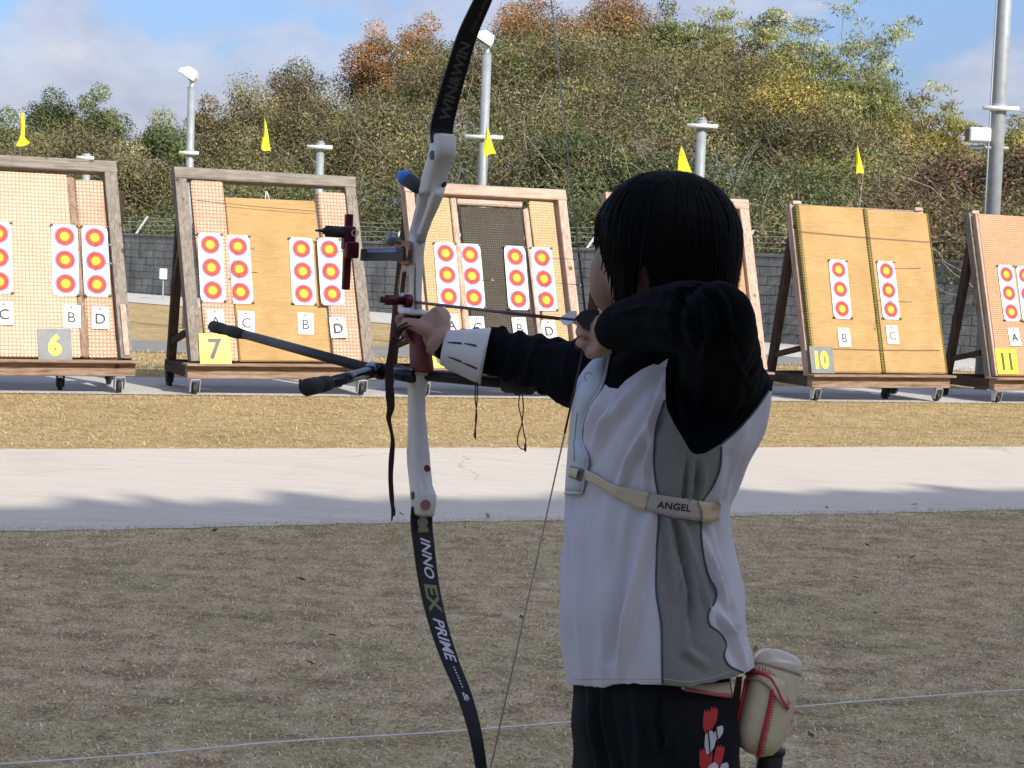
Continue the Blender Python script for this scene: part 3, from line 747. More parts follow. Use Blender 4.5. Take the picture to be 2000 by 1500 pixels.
# ------------------------------------------------------------------ target stands
TILT = R(17)
class Stand:
    def __init__(s, num, s0, t0, W, L, tilt=17, z0=0.33, rack=0.0):
        s.num = num; s.W = W; s.L = L; s.z0 = z0; s.ti = R(tilt); s.rack = rack
        s.o = st(s0, t0); s.root = empty('target_stand', s.o, TH)
    def f(s, u, v, w_):          # panel frame -> stand frame (u right, v up the slope, w towards the archers)
        return (u-s.rack*v/s.L, v*math.sin(s.ti)-w_*math.cos(s.ti), s.z0+v*math.cos(s.ti)+w_*math.sin(s.ti))
    def world(s, u, v, w_):
        x, y, z = s.f(u, v, w_); return s.o+SV*x+TV*y+ZV*z
    def uv(s, px, py, w_=0.0):   # photograph pixel -> panel coordinates
        n = -TV*math.cos(s.ti)+ZV*math.sin(s.ti); p0 = s.world(0, 0, w_); d = ray(px, py)
        P = CAM+d*((p0-CAM)@n/(d@n)); q = P-p0
        v = float(q@(TV*math.sin(s.ti)+ZV*math.cos(s.ti))); return float(q@SV)+s.rack*v/s.L, v
    def part(s, name, u0, u1, v0, v1, w0, w1, mat, ch=.006, jit=.004):
        b = MB().box((u0, v0, w0), (u1, v1, w1), ch=ch)
        b.V = [s.f(u+random.uniform(-jit, jit), v+random.uniform(-jit, jit), w_+random.uniform(-jit, jit)*.5) for u, v, w_ in b.V]
        return b.build(name, mat, s.root)
    def beam(s, name, a, b, wd, hg, mat, ch=.006):     # straight timber between two points of the stand frame
        a = np.array(a, float); b = np.array(b, float); t = b-a; L = np.linalg.norm(t); t = t/L
        sd = np.cross(t, [1, 0, 0]) if abs(t[0]) < .8 else np.cross(t, [0, 1, 0]); sd /= np.linalg.norm(sd); e = np.cross(sd, t)
        return MB().box((-wd/2, -hg/2, 0), (wd/2, hg/2, L), f=lambda u, v, w_: a+e*u+sd*v+t*w_, ch=ch).build(name, mat, s.root)
    def caster(s, x, y, dark=False, sz=1.0):
        cb = MB(); r_ = .062*sz; z1 = s.zb; bw = .034 if dark else .048
        cb.box((x-.05, y-.05, z1-.012), (x+.05, y+.05, z1), ch=.002)
        for sg in (-1, 1):
            a0, a1 = x+sg*bw-.004, x+sg*bw+.004
            cb.add([(a0, y-.06, z1-.012), (a1, y-.06, z1-.012), (a1, y+.04, z1-.012), (a0, y+.04, z1-.012), (a0, y-.025, r_-.03), (a1, y-.025, r_-.03), (a1, y+.035, r_-.03), (a0, y+.035, r_-.03)],
                   [(0, 1, 2, 3), (7, 6, 5, 4), (0, 4, 5, 1), (1, 5, 6, 2), (2, 6, 7, 3), (3, 7, 4, 0)])
        c = cb.build('caster', M['rubber'] if dark else M['caster'], s.root)
        wb = MB().tube([(x-.019, y+.015, r_), (x+.019, y+.015, r_)], r_, 18); wb.build('wheel', M['rubber'], c)
        return c
    def base(s, wood, beam_wood, ledge_wood):
        W = s.W; s.zb = .165; dp = 1.05
        s.beam('base_beam', (-.03, -.02, .235), (W+.03, -.02, .235), .11, .135, beam_wood)
        MB().box((-.06, -.16, .303), (W+.06, .06, .33), ch=.006).build('ledge', ledge_wood, s.root)
        for x in (.03, W-.03):
            s.beam('side_beam', (x, .04, .235), (x, dp, .235), .09, .125, M['dark_wood_y'])
            s.beam('back_leg', (x+(.004 if x < 1 else -.004), dp-.1, .30), (x, s.f(0, s.L*.86, 0)[1]+.07, s.f(0, s.L*.86, 0)[2]), .09, .10, M['dark_wood_z'])
            s.beam('brace', (x, .30, .62), (x, dp-.16, .50), .05, .07, M['dark_wood_y'])
        s.beam('back_beam', (.08, dp-.04, .24), (W-.08, dp-.04, .24), .10, .11, M['dark_wood_x'])
        for x in (.06, W-.12): s.caster(x, -.02)
        s.caster(W*.66, .28, True); 
        for x in (.03, W-.03): s.caster(x, dp-.06, True, 1.35)

LBL = {}
stands = {}
def mk(num, s0, W, L, label, t0=17.66, tilt=17, rack=0.0):
    b = Stand(num, s0, t0, W, L, tilt, rack=rack); stands[num] = b
    tag(b.root, label, 'target stand', 'wheeled target stands in a row')
    return b
def frame(b, wz, wx, pw=.125, proud=.09):
    W, L = b.W, b.L
    b.part('post', 0, pw, 0, L-.12, -.05, proud, wz); b.part('post', W-pw, W, 0, L-.12, -.05, proud, wz)
    b.part('top_beam', -.004, W+.004, L-.118, L, -.05, proud+.004, wx)
def panel(b, u0, u1, v0, v1, w0, w1, mat, name='panel'):
    return b.part(name, u0*b.W, u1*b.W, v0, v1*b.L, w0, w1, mat, ch=.012, jit=.006)
def string_(b, v0, v1, u0, u1, name='cord', mat='wire', w_=.075):
    P = [b.f(u0+(u1-u0)*k/8, v0+(v1-v0)*k/8-.008*math.sin(math.pi*k/8), w_) for k in range(9)]
    MB().tube(P, .0035, 4).build(name, M[mat], b.root)

LV = 2.08
# stand 6
b = mk(6, 1.70, 1.93, LV, 'wooden target stand numbered six with woven cream panels, at the left edge', rack=.09)
frame(b, M['grey_wood_z'], M['grey_wood_x']); b.base(None, M['brown_wood_x'], M['brown_wood_x'])
panel(b, .075, .735, .01, .925, .0, .06, M['weave_a']); panel(b, .74, .775, .01, .915, .01, .055, M['brown_wood_z'], 'batten'); panel(b, .78, .925, .01, .905, -.01, .045, M['weave_b'])
b.part('patch_board', b.W-.09, b.W-.03, .02, .55, .092, .11, M['pale_wood_z'])
# stand 7
b = mk(7, 4.22, 1.99, LV, 'wooden target stand numbered seven with tan centre panel and grey frame', rack=.08)
frame(b, M['grey_wood_z'], M['grey_wood_x']); b.base(None, M['brown_wood_x'], M['brown_wood_x'])
panel(b, .085, .255, .01, .935, .0, .095, M['weave_b']); panel(b, .262, .765, .01, .862, -.02, .05, M['foam']); panel(b, .775, .93, .01, .905, .0, .095, M['weave_b'])
string_(b, 1.72, 1.66, .2, 1.5, w_=.1)
MB().tube([b.f(.98, .855*b.L, .0), b.f(.99, .905*b.L, .02), b.f(1.0, .905*b.L, .02), b.f(1.03, .855*b.L, .0)], .006, 5).build('tie', M['line'], b.root)
# stand 8
b = mk(8, 6.75, 1.98, LV, 'pale wooden target stand with dark grey woven centre panel, behind the bow hand', rack=.05)
frame(b, M['pale_wood_z'], M['pale_wood_x'], .11); b.base(None, M['brown_wood_x'], M['brown_wood_x'])
panel(b, .075, .27, .01, .93, .0, .055, M['weave_c']); panel(b, .275, .31, .01, .925, .0, .075, M['pale_wood_z'], 'batten'); panel(b, .33, .715, .01, .885, -.01, .045, M['weave_grey'])
panel(b, .312, .72, .892*b.L, .925, -.005, .07, M['pale_wood_x'], 'batten'); panel(b, .722, .752, .01, .885, .0, .075, M['pale_wood_z'], 'batten'); panel(b, .765, .92, .01, .93, .0, .065, M['weave_c'])
# stand 9
b = mk(9, 9.20, 1.93, LV+.03, 'pale wooden target stand mostly hidden behind the archer')
frame(b, M['pale_wood_z'], M['pale_wood_x'], .13); b.base(None, M['brown_wood_x'], M['brown_wood_x'])
panel(b, .08, .45, .01, .90, .0, .055, M['weave_c']); panel(b, .455, .80, .01, .86, .0, .06, M['weave_b']); panel(b, .805, .86, .01, .93, .0, .075, M['pale_wood_z'], 'batten'); panel(b, .865, .925, .01, .91, -.01, .05, M['weave_e'])
# stand 10
b = mk(10, 11.80, 1.98, LV+.06, 'target stand numbered ten with two plain tan panels and a rope seam', tilt=16)
b.base(None, M['brown_wood_x'], M['brown_wood_x'])
b.part('post', -.02, .09, 0, b.L, -.14, -.03, M['pale_wood_z']); b.part('post', b.W-.09, b.W, 0, b.L, -.14, -.03, M['pale_wood_z']); b.part('top_beam', .095, b.W-.095, b.L-.1, b.L-.004, -.135, -.03, M['brown_wood_x'])
for u in (.01, b.W-.14): b.part('corner_cap', u, u+.12, b.L-.01, b.L+.035, -.10, .0, M['pale_wood_x'])
panel(b, .02, .505, .01, .985, -.02, .05, M['foam']); panel(b, .53, .995, .01, .975, -.02, .05, M['foam'])
panel(b, .508, .527, .01, .982, .0, .058, M['edging'], 'rope_edging')
panel(b, .006, .0185, .01, .985, -.02, .048, M['edging'], 'rope_edging'); panel(b, .9965, 1.008, .01, .975, -.02, .048, M['edging'], 'rope_edging')
string_(b, 1.76, 1.70, .0, 1.95, w_=.066); string_(b, .30, .30, .3, 1.9, w_=.066)
# stand 11
b = mk(11, 14.53, 1.98, LV+.09, 'target stand numbered eleven with an orange woven panel at the right edge', tilt=16)
b.base(None, M['brown_wood_x'], M['brown_wood_x'])
b.part('post', -.02, .09, 0, b.L, -.14, -.03, M['grey_wood_z']); b.part('post', b.W-.09, b.W, 0, b.L, -.14, -.03, M['grey_wood_z']); b.part('top_beam', .095, b.W-.095, b.L-.1, b.L-.004, -.135, -.03, M['grey_wood_x'])
b.part('corner_cap', .01, .13, b.L-.01, b.L+.03, -.1, 0, M['pale_wood_x'])
b.part('edge_strip', .012, .045, .01, b.L*.985, -.028, .052, M['pale_wood_z'])
panel(b, .025, .99, .01, .985, -.02, .05, M['weave_e'])

# ------------------------------------------------------------------ three-spot paper faces
FW_, FH_, SPOT, PITCH_ = .262, .745, .104, .247
spot_me = None
def spot_mesh():
    mb = MB(); A = 28
    rr = [1.0, .87, .66, .43, .22, 0]; mm = [0, 1, 2, 3, 4]
    for i in range(len(rr)-1):
        a, c = rr[i]*SPOT, rr[i+1]*SPOT
        o = [(a*math.cos(2*math.pi*j/A), 0, a*math.sin(2*math.pi*j/A)) for j in range(A)]
        if c == 0: mb.add(o, [tuple(range(A))], mm[i])
        else:
            q = [(c*math.cos(2*math.pi*j/A), 0, c*math.sin(2*math.pi*j/A)) for j in range(A)]
            mb.add(o+q, [(j, (j+1) % A, A+(j+1) % A, A+j) for j in range(A)], mm[i])
    me = bpy.data.meshes.new('spot'); me.from_pydata(mb.V, [], mb.F)
    for k in ('ring_blue', 'ring_red', 'ring_red2', 'ring_yellow', 'ring_yellow2'): me.materials.append(M[k])
    me.polygons.foreach_set('material_index', mb.M); me.update(); return me
spot_me = spot_mesh()
def pinned(name, b, u, v, w_, roll=0.0):
    """Empty lying on the panel: its x to the right, z up the slope, -y towards the archers"""
    o = empty(name); p = b.world(u, v, w_)
    X = SV; Z = TV*math.sin(b.ti)+ZV*math.cos(b.ti); c, s_ = math.cos(roll), math.sin(roll)
    X, Z = X*c+Z*s_, Z*c-X*s_; Y = np.cross(Z, X)
    m = Matrix.Identity(4)
    for i in range(3): m[i][0] = X[i]; m[i][1] = Y[i]; m[i][2] = Z[i]; m[i][3] = p[i]
    o.matrix_world = m; return o
def sheet(w, h, cut=.02, bulge=.006, nx=6, nz=10, curl=0.0, th=.0012):
    V = []; F = []
    for s_ in (0, 1):
        for j in range(nz+1):
            for i in range(nx+1):
                x = (i/nx-.5)*w; z = (j/nz-.5)*h; yy = -bulge*math.sin(math.pi*j/nz)*.0
                if j in (0, nz) and i in (0, nx): x *= 1-cut/w*.6; z *= 1-cut/h*.4
                yy -= curl*max(0, .5-j/nz)**2*(.3+i/nx)
                V.append((x, yy+s_*th, z))
    n = (nx+1)*(nz+1)
    for j in range(nz):
        for i in range(nx):
            q = (j*(nx+1)+i, j*(nx+1)+i+1, (j+1)*(nx+1)+i+1, (j+1)*(nx+1)+i); F.append(q); F.append(tuple(a+n for a in q[::-1]))
    e = [j*(nx+1) for j in range(nz, 0, -1)]+list(range(nx+1))+[j*(nx+1)+nx for j in range(1, nz+1)]+[nz*(nx+1)+i for i in range(nx-1, 0, -1)]
    for k in range(len(e)): a, c = e[k], e[(k+1) % len(e)]; F.append((c, a, a+n, c+n))
    return V, F
faces = {}
def face(num, px, py, w_, roll, label):
    b = stands[num]; u, v = b.uv(px, py, w_); o = pinned('paper_target', b, u, v, w_+.006, roll)
    tag(o, label, 'paper target', 'three-spot paper target faces')
    V, F = sheet(FW_, FH_, .03); mesh('paper', V, F, M['paper'], o)
    for k in (-1, 0, 1):
        s_ = bpy.data.objects.new('spot', spot_me); COL.objects.link(s_); s_.parent = o; s_.location = (0, -.0018, k*PITCH_)
    for x in (-1, 1):
        for z in (-1, 1):
            if random.random() < .12: continue
            mb = MB().box((-.016, -.012, -.010), (.016, 0, .010), ch=.004); mb.V = [(p[0]+x*(FW_/2-.004)+z*p[2]*.4, p[1]-.0015, p[2]+z*(FH_/2-.012)) for p in mb.V]
            mb.build('pin', M['pin'], o)
    faces[(num, label)] = (u, v, w_); return u, v
FP = [  # stand, pixel of the middle spot, panel height, roll, letter
 (6, -3, 503, .062, 0, 'C', 'three-spot target face cut by the left edge of the photo'),
 (6, 127, 508, .062, -.01, 'B', 'three-spot target face above letter B on stand six'),
 (6, 187, 510, .05, 0, 'D', 'three-spot target face above letter D on stand six'),
 (7, 412.7, 522.7, .098, 0, 'A', 'leftmost three-spot target face on stand seven'),
 (7, 467, 526, .055, .01, 'C', 'three-spot target face above letter C on stand seven'),
 (7, 590.7, 530, .055, -.01, 'B', 'three-spot target face above letter B on stand seven'),
 (7, 645.7, 530.7, .098, 0, 'D', 'rightmost three-spot target face on stand seven, behind the bow sight'),
 (8, 873, 537, .060, 0, 'A', 'three-spot target face right of the bow riser, leftmost on its stand'),
 (8, 921.5, 539.4, .060, 0, 'C', 'three-spot target face at left on the dark grey panel'),
 (8, 1009, 543, .060, -.01, 'B', 'three-spot target face at right on the dark grey panel'),
 (8, 1062, 545, .070, .01, 'D', 'three-spot target face above letter D next to the dark grey panel'),
 (10, 1640.7, 565, .055, -.02, 'B', 'slightly wavy three-spot target face on the left panel of stand ten'),
 (10, 1735, 567, .055, -.01, 'C', 'three-spot target face on the right panel of stand ten'),
 (11, 1970, 572.6, .055, 0, 'A', 'three-spot target face above letter A on stand eleven'),
 (11, 2006, 575, .055, 0, 'C', 'three-spot target face cut by the right edge of the photo'),
]
for num, px, py, w_, rl, le, lb in FP: face(num, px, py, w_, rl+random.uniform(-.008, .008), lb)

# ------------------------------------------------------------------ hand-lettered cards and number plates
def print_on(o, body, size, mat, y=-.0016, bold=0.0, sx=1.0, name='lettering', dx=0, dz=0):
    V, F = text_mesh(body, 1.0, 0.0, bold)
    hgt = V[:, 1].max()-V[:, 1].min(); k = size/hgt
    mesh(name, [(p[0]*k*sx+dx, y, p[1]*k+dz) for p in V], F, mat, o)
CP = [(6, 8, 612, .062, 'C'), (6, 140, 618, .062, 'B'), (6, 196, 621, .05, 'D'), (7, 421, 626, .098, 'A'), (7, 481, 629, .055, 'C'), (7, 597, 632, .055, 'B'),
      (7, 660, 640, .098, 'D'), (8, 882, 634, .06, 'A'), (8, 932, 638, .06, 'C'), (8, 1015, 640, .06, 'B'), (8, 1072, 645, .07, 'D'), (10, 1649, 659, .055, 'B'),
      (10, 1743, 654, .055, 'C'), (11, 1981, 658, .055, 'A')]
WHERE = {6: 'on stand six', 7: 'on stand seven', 8: 'on the stand with the dark grey panel', 10: 'on stand ten', 11: 'on stand eleven'}
for num, px, py, w_, le in CP:
    b = stands[num]; u, v = b.uv(px, py, w_); o = pinned('letter_card', b, u, v, w_+.004, random.uniform(-.05, .05))
    tag(o, 'white paper card lettered %s %s' % (le, WHERE[num]), 'letter card', 'letter cards under the target faces')
    cl = random.choice([0, .05, .12]); V, F = sheet(.175, .235, .004, curl=cl); mesh('paper', V, F, M['paper'], o)
    print_on(o, le, .105, M['ink'], y=-.0016-cl*.16, dz=-.01)
    MB().box((-.012, -.01, .085), (.006, -.0014, .100), ch=.003).build('pin', M['pin'], o)
NW = {'6': 'six', '7': 'seven', '8': 'eight', '10': 'ten', '11': 'eleven'}
NP = [(6, 107, 674, .062, '6', 0), (7, 420, 682, .102, '7', 1), (8, 862, 693, .078, '8', 1), (10, 1605, 703, .055, '10', 0), (11, 1966, 706, .055, '11', 1)]
for num, px, py, w_, bd, yl in NP:
    b = stands[num]; u, v = b.uv(px, py, w_); o = pinned('number_plate', b, u, v, w_+.006, random.uniform(-.02, .02))
    tag(o, '%s plate with %s number %s' % (('yellow', 'dark', NW[bd]) if yl else ('worn grey', 'yellow', NW[bd])), 'number plate', 'stand number plates')
    MB().box((-.165, 0, -.165), (.165, .006, .165), ch=.003).build('plate', M['plate_yellow'] if yl else M['plate_grey'], o)
    print_on(o, bd, .225, M['num_dark'] if yl else M['num_yellow'], y=-.0015, bold=.028 if yl else .045, sx=.95 if len(bd) == 1 else .8)

# ------------------------------------------------------------------ arrows standing in the targets
def arrow_obj(label, tip, nock, rad=.0032, shaft='shaft', group='arrows standing in the targets', vane_l=.045, vane_h=.011, nvane=3, extra=None):
    tip = np.array(tip); nock = np.array(nock); d = (tip-nock)/np.linalg.norm(tip-nock)
    o = empty('arrow', nock); tag(o, label, 'arrow', group)
    a = np.cross(d, ZV); a /= np.linalg.norm(a); c = np.cross(a, d)
    MB().tube([nock+d*.012, tip], rad, 8).build('shaft', M[shaft], o, True, root=o)
    MB().tube([nock, nock+d*.008, nock+d*.016], [rad*1.25, rad*1.3, rad], 8).build('nock', M['vane'], o, True, root=o)
    for k in range(nvane):
        an = R(90+120*k); e = a*math.cos(an)+c*math.sin(an); s_ = np.cross(d, e)*.0006
        q = [nock+d*.026+e*rad, nock+d*.028+e*(rad+vane_h), nock+d*(.026+vane_l*.4)+e*(rad+vane_h*.9), nock+d*(.026+vane_l)+e*rad]
        MB().add([p+s_ for p in q]+[p-s_ for p in q], [(0, 1, 2, 3), (7, 6, 5, 4), (0, 4, 5, 1), (1, 5, 6, 2), (2, 6, 7, 3), (3, 7, 4, 0)]).build('vane', M['vane'], o, root=o)
    return o
AP = [(6, 187, 473, .05, 'upper arrow in the right face of stand six'), (6, 190, 512, .05, 'lower arrow in the right face of stand six'),
      (7, 463, 484, .055, 'arrow in the top spot above letter C on stand seven'), (7, 468, 528, .055, 'arrow in the middle spot above letter C on stand seven'),
      (7, 642, 489, .098, 'arrow in the top spot behind the bow sight'), (8, 921, 545, .06, 'arrow in the left face on the dark grey panel'),
      (8, 1064, 501, .07, 'upper arrow with white vanes beside the archer face'), (8, 1066, 548, .07, 'lower arrow with white vanes beside the archer face'),
      (10, 1738, 522, .055, 'upper arrow in the right panel of stand ten'), (10, 1712, 585, .055, 'lower arrow in the right panel of stand ten'), (11, 2004, 540, .055, 'arrow in the face at the right edge')]
for num, px, py, w_, lb in AP:
    b = stands[num]; u, v = b.uv(px, py, w_); p = b.world(u, v, w_-.06)
    dr = -TV+SV*random.uniform(-.02, .12)+ZV*random.uniform(-.01, .05); dr /= np.linalg.norm(dr)
    arrow_obj(lb, p, p+dr*(.86 if num == 8 and px > 1000 else .70))

# ------------------------------------------------------------------ wind flags on thin rods above the stands
FLG = [(6, 40, 222, 283, 24, 'narrow yellow wind flag at the left edge above stand six'), (7, 516, 228, 294, 18, 'yellow wind flag above stand seven'),
       (8, 950, 244, 302, 24, 'yellow wind flag in front of the middle lamp pole'), (9, 1330, 283, 350, 36, 'wide yellow wind flag above the archer'), (10, 1674, 280, 338, 16, 'narrow yellow wind flag above stand ten')]
for num, px, y0, y1, wd, lb in FLG:
    b = stands[num]; d = float((b.world(b.W/2, b.L, 0)-CAM)@FW)+.05; k = d/FPX
    top = at(px, y0-2, d); ft = b.world(0, b.L, -.055); u = b.uv(px+6, 400)[0]; foot = b.world(u, b.L*.93, -.062)
    o = empty('wind_flag', foot); tag(o, lb, 'flag', 'yellow wind flags above the stands')
    MB().tube([foot, top], [.006, .003], 6).build('rod', M['wire'], o, root=o)
    n = 9; V = []; F = []
    for s_ in (0, 1):
        for j in range(n+1):
            f = j/n; c = at(px, y0+(y1-y0)*f, d)
            for i in range(5):
                g = i/4; ww = wd*k*f**.9
                if y1-y0 > 60 and wd == 24 and num == 6: ww = wd*k*(.38 if f < .82 else .38+(f-.82)*4)
                V.append(c+np.array([(g-.22)*ww+.012*math.sin(f*5+num)*f, math.sin(g*5+f*4)*.025*f+.002*s_, (-.012*math.sin(g*4.5+num)-.03*(g-.5)*(1 if num % 2 else -1))*f]))
    for j in range(n):
        for i in range(4):
            q = (j*5+i, j*5+i+1, (j+1)*5+i+1, (j+1)*5+i); F.append(q); F.append(tuple(a+(n+1)*5 for a in q[::-1]))
    mesh('cloth', w2l(o, V), F, M['flag'], o, True)

# ------------------------------------------------------------------ poles and lamps behind the stands
def pole(label, px, top, d, dia, foot_px=None, cross=None, lamp=None, name='lamp_pole', cat='lamp pole'):
    tp = at(px, top, d); x, y = tp[0], tp[1]; z0 = gz(x, y)
    o = empty(name, (x, y, z0)); tag(o, label, cat); H_ = tp[2]-z0
    MB().tube([(0, 0, -.1), (0, 0, H_*.5), (0, 0, H_)], [dia/2*1.06, dia/2*1.02, dia/2], 20).build('pole', M['steel'], o, True)
    MB().tube([(0, 0, H_-.002), (0, 0, H_+.03)], [dia/2*1.04, dia/2*.75], 16).build('cap', M['steel'], o, True)
    for cy, cw in (cross or []):
        z = at(px, cy, d)[2]-z0
        cb = MB(); cb.tube([(-cw/2, -dia/2-.03, z), (cw/2, -dia/2-.03, z)], .033, 8); cb.build('crossarm', M['white_metal'], o, True)
        MB().tube([(0, 0, z-.07), (0, 0, z+.07)], dia/2+.012, 18).build('clamp', M['steel'], o, True)
    if lamp:
        sc_ = lamp; h = H_+.03
        MB().tube([(0, 0, h-.1), (0, 0, h+.12*sc_), (-.05*sc_, 0, h+.2*sc_)], .05*sc_, 10).build('bracket', M['white_metal'], o, True)
        def lf(u, v, w_): a = R(32); return ((.02-u*math.cos(a)+w_*math.sin(a))*sc_, v*sc_, h+(.14+u*math.sin(a)+w_*math.cos(a))*sc_)
        mb = MB(); mb.loft([[lf(u, v, 0) for u, v in ((-.06, -.2), (.36, -.2), (.36, .2), (-.06, .2))], [lf(u, v, .09) for u, v in ((-.06, -.2), (.36, -.2), (.36, .2), (-.06, .2))],
                            [lf(u, v, .24) for u, v in ((.0, -.14), (.20, -.14), (.20, .14), (.0, .14))]])
        l = mb.build('floodlight', M['white_metal'], o)
        MB().loft([[lf(u, v, -.004) for u, v in ((-.04, -.18), (.34, -.18), (.34, .18), (-.04, .18))], [lf(u, v, -.012) for u, v in ((-.04, -.18), (.34, -.18), (.34, .18), (-.04, .18))]]).build('lens', M['glass_lamp'], l)
    return o
pole('galvanised lamp pole with white floodlight behind stand seven', 374, 172, 31, .135, cross=[(299, .35)], lamp=.75)
pole('galvanised lamp pole with white floodlight in the middle behind stand eight', 951, 106, 28, .15, cross=[(268, .62)], lamp=.75)
pole('short steel post with crossarm rising above stand seven', 626, 279, 29, .135, cross=[(288, .42)], name='steel_post', cat='post')
pole('short steel post with crossarm behind the archer head', 1371, 234, 26, .15, cross=[(247, .46)], name='steel_post', cat='post')
pole('steel post of which only the top shows over stand six', 169, 303, 30, .135, cross=[(309, .3)], name='steel_post', cat='post')
tp_ = pole('tall thick steel pole at the right behind stand eleven', 1986, -420, 24, .200, cross=[(210, .5)], name='steel_pole', cat='pole')
z_ = at(1950, 262, 24)[2]-tp_.location.z
MB().box((-.42, -.16, z_-.10), (-.12, .10, z_+.10), ch=.02).build('floodlight', M['white_metal'], tp_)
MB().box((-.43, -.13, z_-.09), (-.423, .08, z_+.09), ch=.002).build('lens', M['glass_lamp'], tp_)
MB().tube([(-.38, -.03, z_-.17), (.16, -.03, z_-.17)], .03, 8).build('bracket', M['steel'], tp_)
MB().tube([(-.14, -.11, -.1), (-.14, -.11, 6.0)], .012, 8).build('conduit', M['steel'], tp_, True)
# small white meter box on a stake by the wall
p = at(319, 535, 45.5); z0 = gz(p[0], p[1]); o = empty('meter_box', (p[0], p[1], z0)); tag(o, 'small white box on a stake before the wall, left of stand seven', 'box')
h_ = p[2]-z0; MB().box((-.09, -.07, h_-.14), (.09, .07, h_+.14), ch=.01).build('box', M['white_metal'], o); MB().tube([(0, 0, -.05), (0, 0, h_-.13)], .02, 8).build('stake', M['steel'], o)
# ------------------------------------------------------------------ the recurve bow
M['riser'] = plain('white_lacquer', (0.66, 0.65, 0.62), 0.32, var=0.05, coat=0.3)
M['limb'] = plain('black_limb', (0.006, 0.006, 0.008), 0.45, var=0.2, spec=0.3)
M['carbon'] = plain('carbon_rod', (0.016, 0.017, 0.020), 0.5, var=0.2)
M['carbon_gloss'] = plain('black_anodised', (0.03, 0.033, 0.045), 0.22, 0.6, var=0.2)
M['red_metal'] = plain('dark_red_anodised', (0.10, 0.018, 0.025), 0.3, 0.6, var=0.2)
M['pink_metal'] = plain('rose_anodised', (0.40, 0.17, 0.15), 0.35, 0.5, var=0.15)
M['blue_cap'] = plain('blue_rubber', (0.02, 0.16, 0.62), 0.4)
M['grip'] = plain('red_grip_tape', (0.17, 0.018, 0.024), 0.55, var=0.35, scale=60, bmp=0.5)
M['sling'] = plain('black_lace', (0.030, 0.010, 0.018), 0.6)
M['knob'] = plain('dull_silver', (0.20, 0.22, 0.24), 0.35, 0.7)
M['bowstring'] = plain('bowstring', (0.42, 0.40, 0.38), 0.6)
M['serving'] = plain('dark_serving', (0.05, 0.035, 0.05), 0.5)
M['txt_grey'] = plain('grey_lettering', (0.075, 0.078, 0.082), 0.4)
M['txt_white'] = plain('white_lettering', (0.62, 0.62, 0.66), 0.4)
M['txt_gold'] = plain('gold_lettering', (0.22, 0.19, 0.06), 0.4)
M['bolt'] = plain('dark_bolt', (0.05, 0.035, 0.03), 0.3, 0.7)
M['blue_scale'] = plain('blue_scale', (0.10, 0.22, 0.55), 0.5)
NOCK = at(1142, 628, 2.66); REST = at(828, 592, 3.2)
ta = (REST-NOCK)*np.array([1, 1, 0]); ta /= np.linalg.norm(ta)
nn = np.array([ta[1], -ta[0], 0]); UB = ZV+.025*nn; UB /= np.linalg.norm(UB); NB = nn-.025*ZV; NB /= np.linalg.norm(NB)
def bp(px, py, off=0.0):
    d = ray(px, py); return CAM+d*((REST+NB*off-CAM)@NB/(d@NB))
bow = empty('recurve_bow', bp(825, 700)); tag(bow, 'white recurve bow with black limbs held at full draw by the archer', 'bow')
def smooth_path(P, n):
    P = np.asarray(P, float); k = len(P); t = np.concatenate([[0], np.cumsum(np.linalg.norm(np.diff(P, axis=0), axis=1))])
    out = []
    m = np.gradient(P, t, axis=0)
    for s_ in np.linspace(0, t[-1], n):
        i = min(max(np.searchsorted(t, s_)-1, 0), k-2); h = t[i+1]-t[i]; u = (s_-t[i])/h
        out.append((2*u**3-3*u**2+1)*P[i]+(u**3-2*u**2+u)*h*m[i]+(-2*u**3+3*u**2)*P[i+1]+(u**3-u**2)*h*m[i+1])
    return np.array(out)
class Limb:
    def __init__(s, pix, w0, w1, name):
        s.C = smooth_path([bp(*p) for p in pix], 60); s.n = len(s.C)
        s.t = np.concatenate([[0], np.cumsum(np.linalg.norm(np.diff(s.C, axis=0), axis=1))])
        tg = np.gradient(s.C, s.t, axis=0); s.tg = tg/np.linalg.norm(tg, axis=1)[:, None]
        k = np.cross(np.tile(NB, (s.n, 1)), s.tg)
        s.k = np.where((k@ta)[:, None] > 0, -k, k)              # belly side, towards the archer
        f = s.t/s.t[-1]; s.w = w0+(w1-w0)*f**1.3; s.h = .0042-.0014*f
        rings = []
        for i in range(s.n):
            c, w_, h = s.C[i], s.w[i], s.h[i]
            rings.append([c+NB*a*w_+s.k[i]*b_*h for a, b_ in ((-1, -.6), (-.9, -1), (.9, -1), (1, -.6), (1, .6), (.9, 1), (-.9, 1), (-1, .6))])
        s.o = MB().loft(rings).build(name, M['limb'], bow, False, root=bow)
    def pos(s, l, w_, off=.0006):
        i = np.clip(np.searchsorted(s.t, l)-1, 0, s.n-2); u = (l-s.t[i])/(s.t[i+1]-s.t[i])
        g = lambda A: A[i]*(1-u)+A[i+1]*u
        return g(s.C)+NB*w_+g(s.k)*(g(s.h)+off)
    def text(s, body, l0, l1, hgt, sign, mat, w0=0.0, shear=.25, bold=.02):
        V, F = text_mesh(body, 1.0, shear, bold); L = V[:, 0].max()-V[:, 0].min(); Hh = V[:, 1].max()-V[:, 1].min()
        W_ = [s.pos((l0+l1)/2+p[0]/L*(l1-l0), w0+sign*p[1]/Hh*hgt) for p in V]
        mesh('lettering', w2l(bow, W_), F, mat, s.o)
upl = Limb([(864, 280), (862, 262), (873, 204), (892, 136), (913, 68), (943, 0), (983, -90), (1018, -170), (1043, -235), (1052, -268)], .0225, .0085, 'upper_limb')
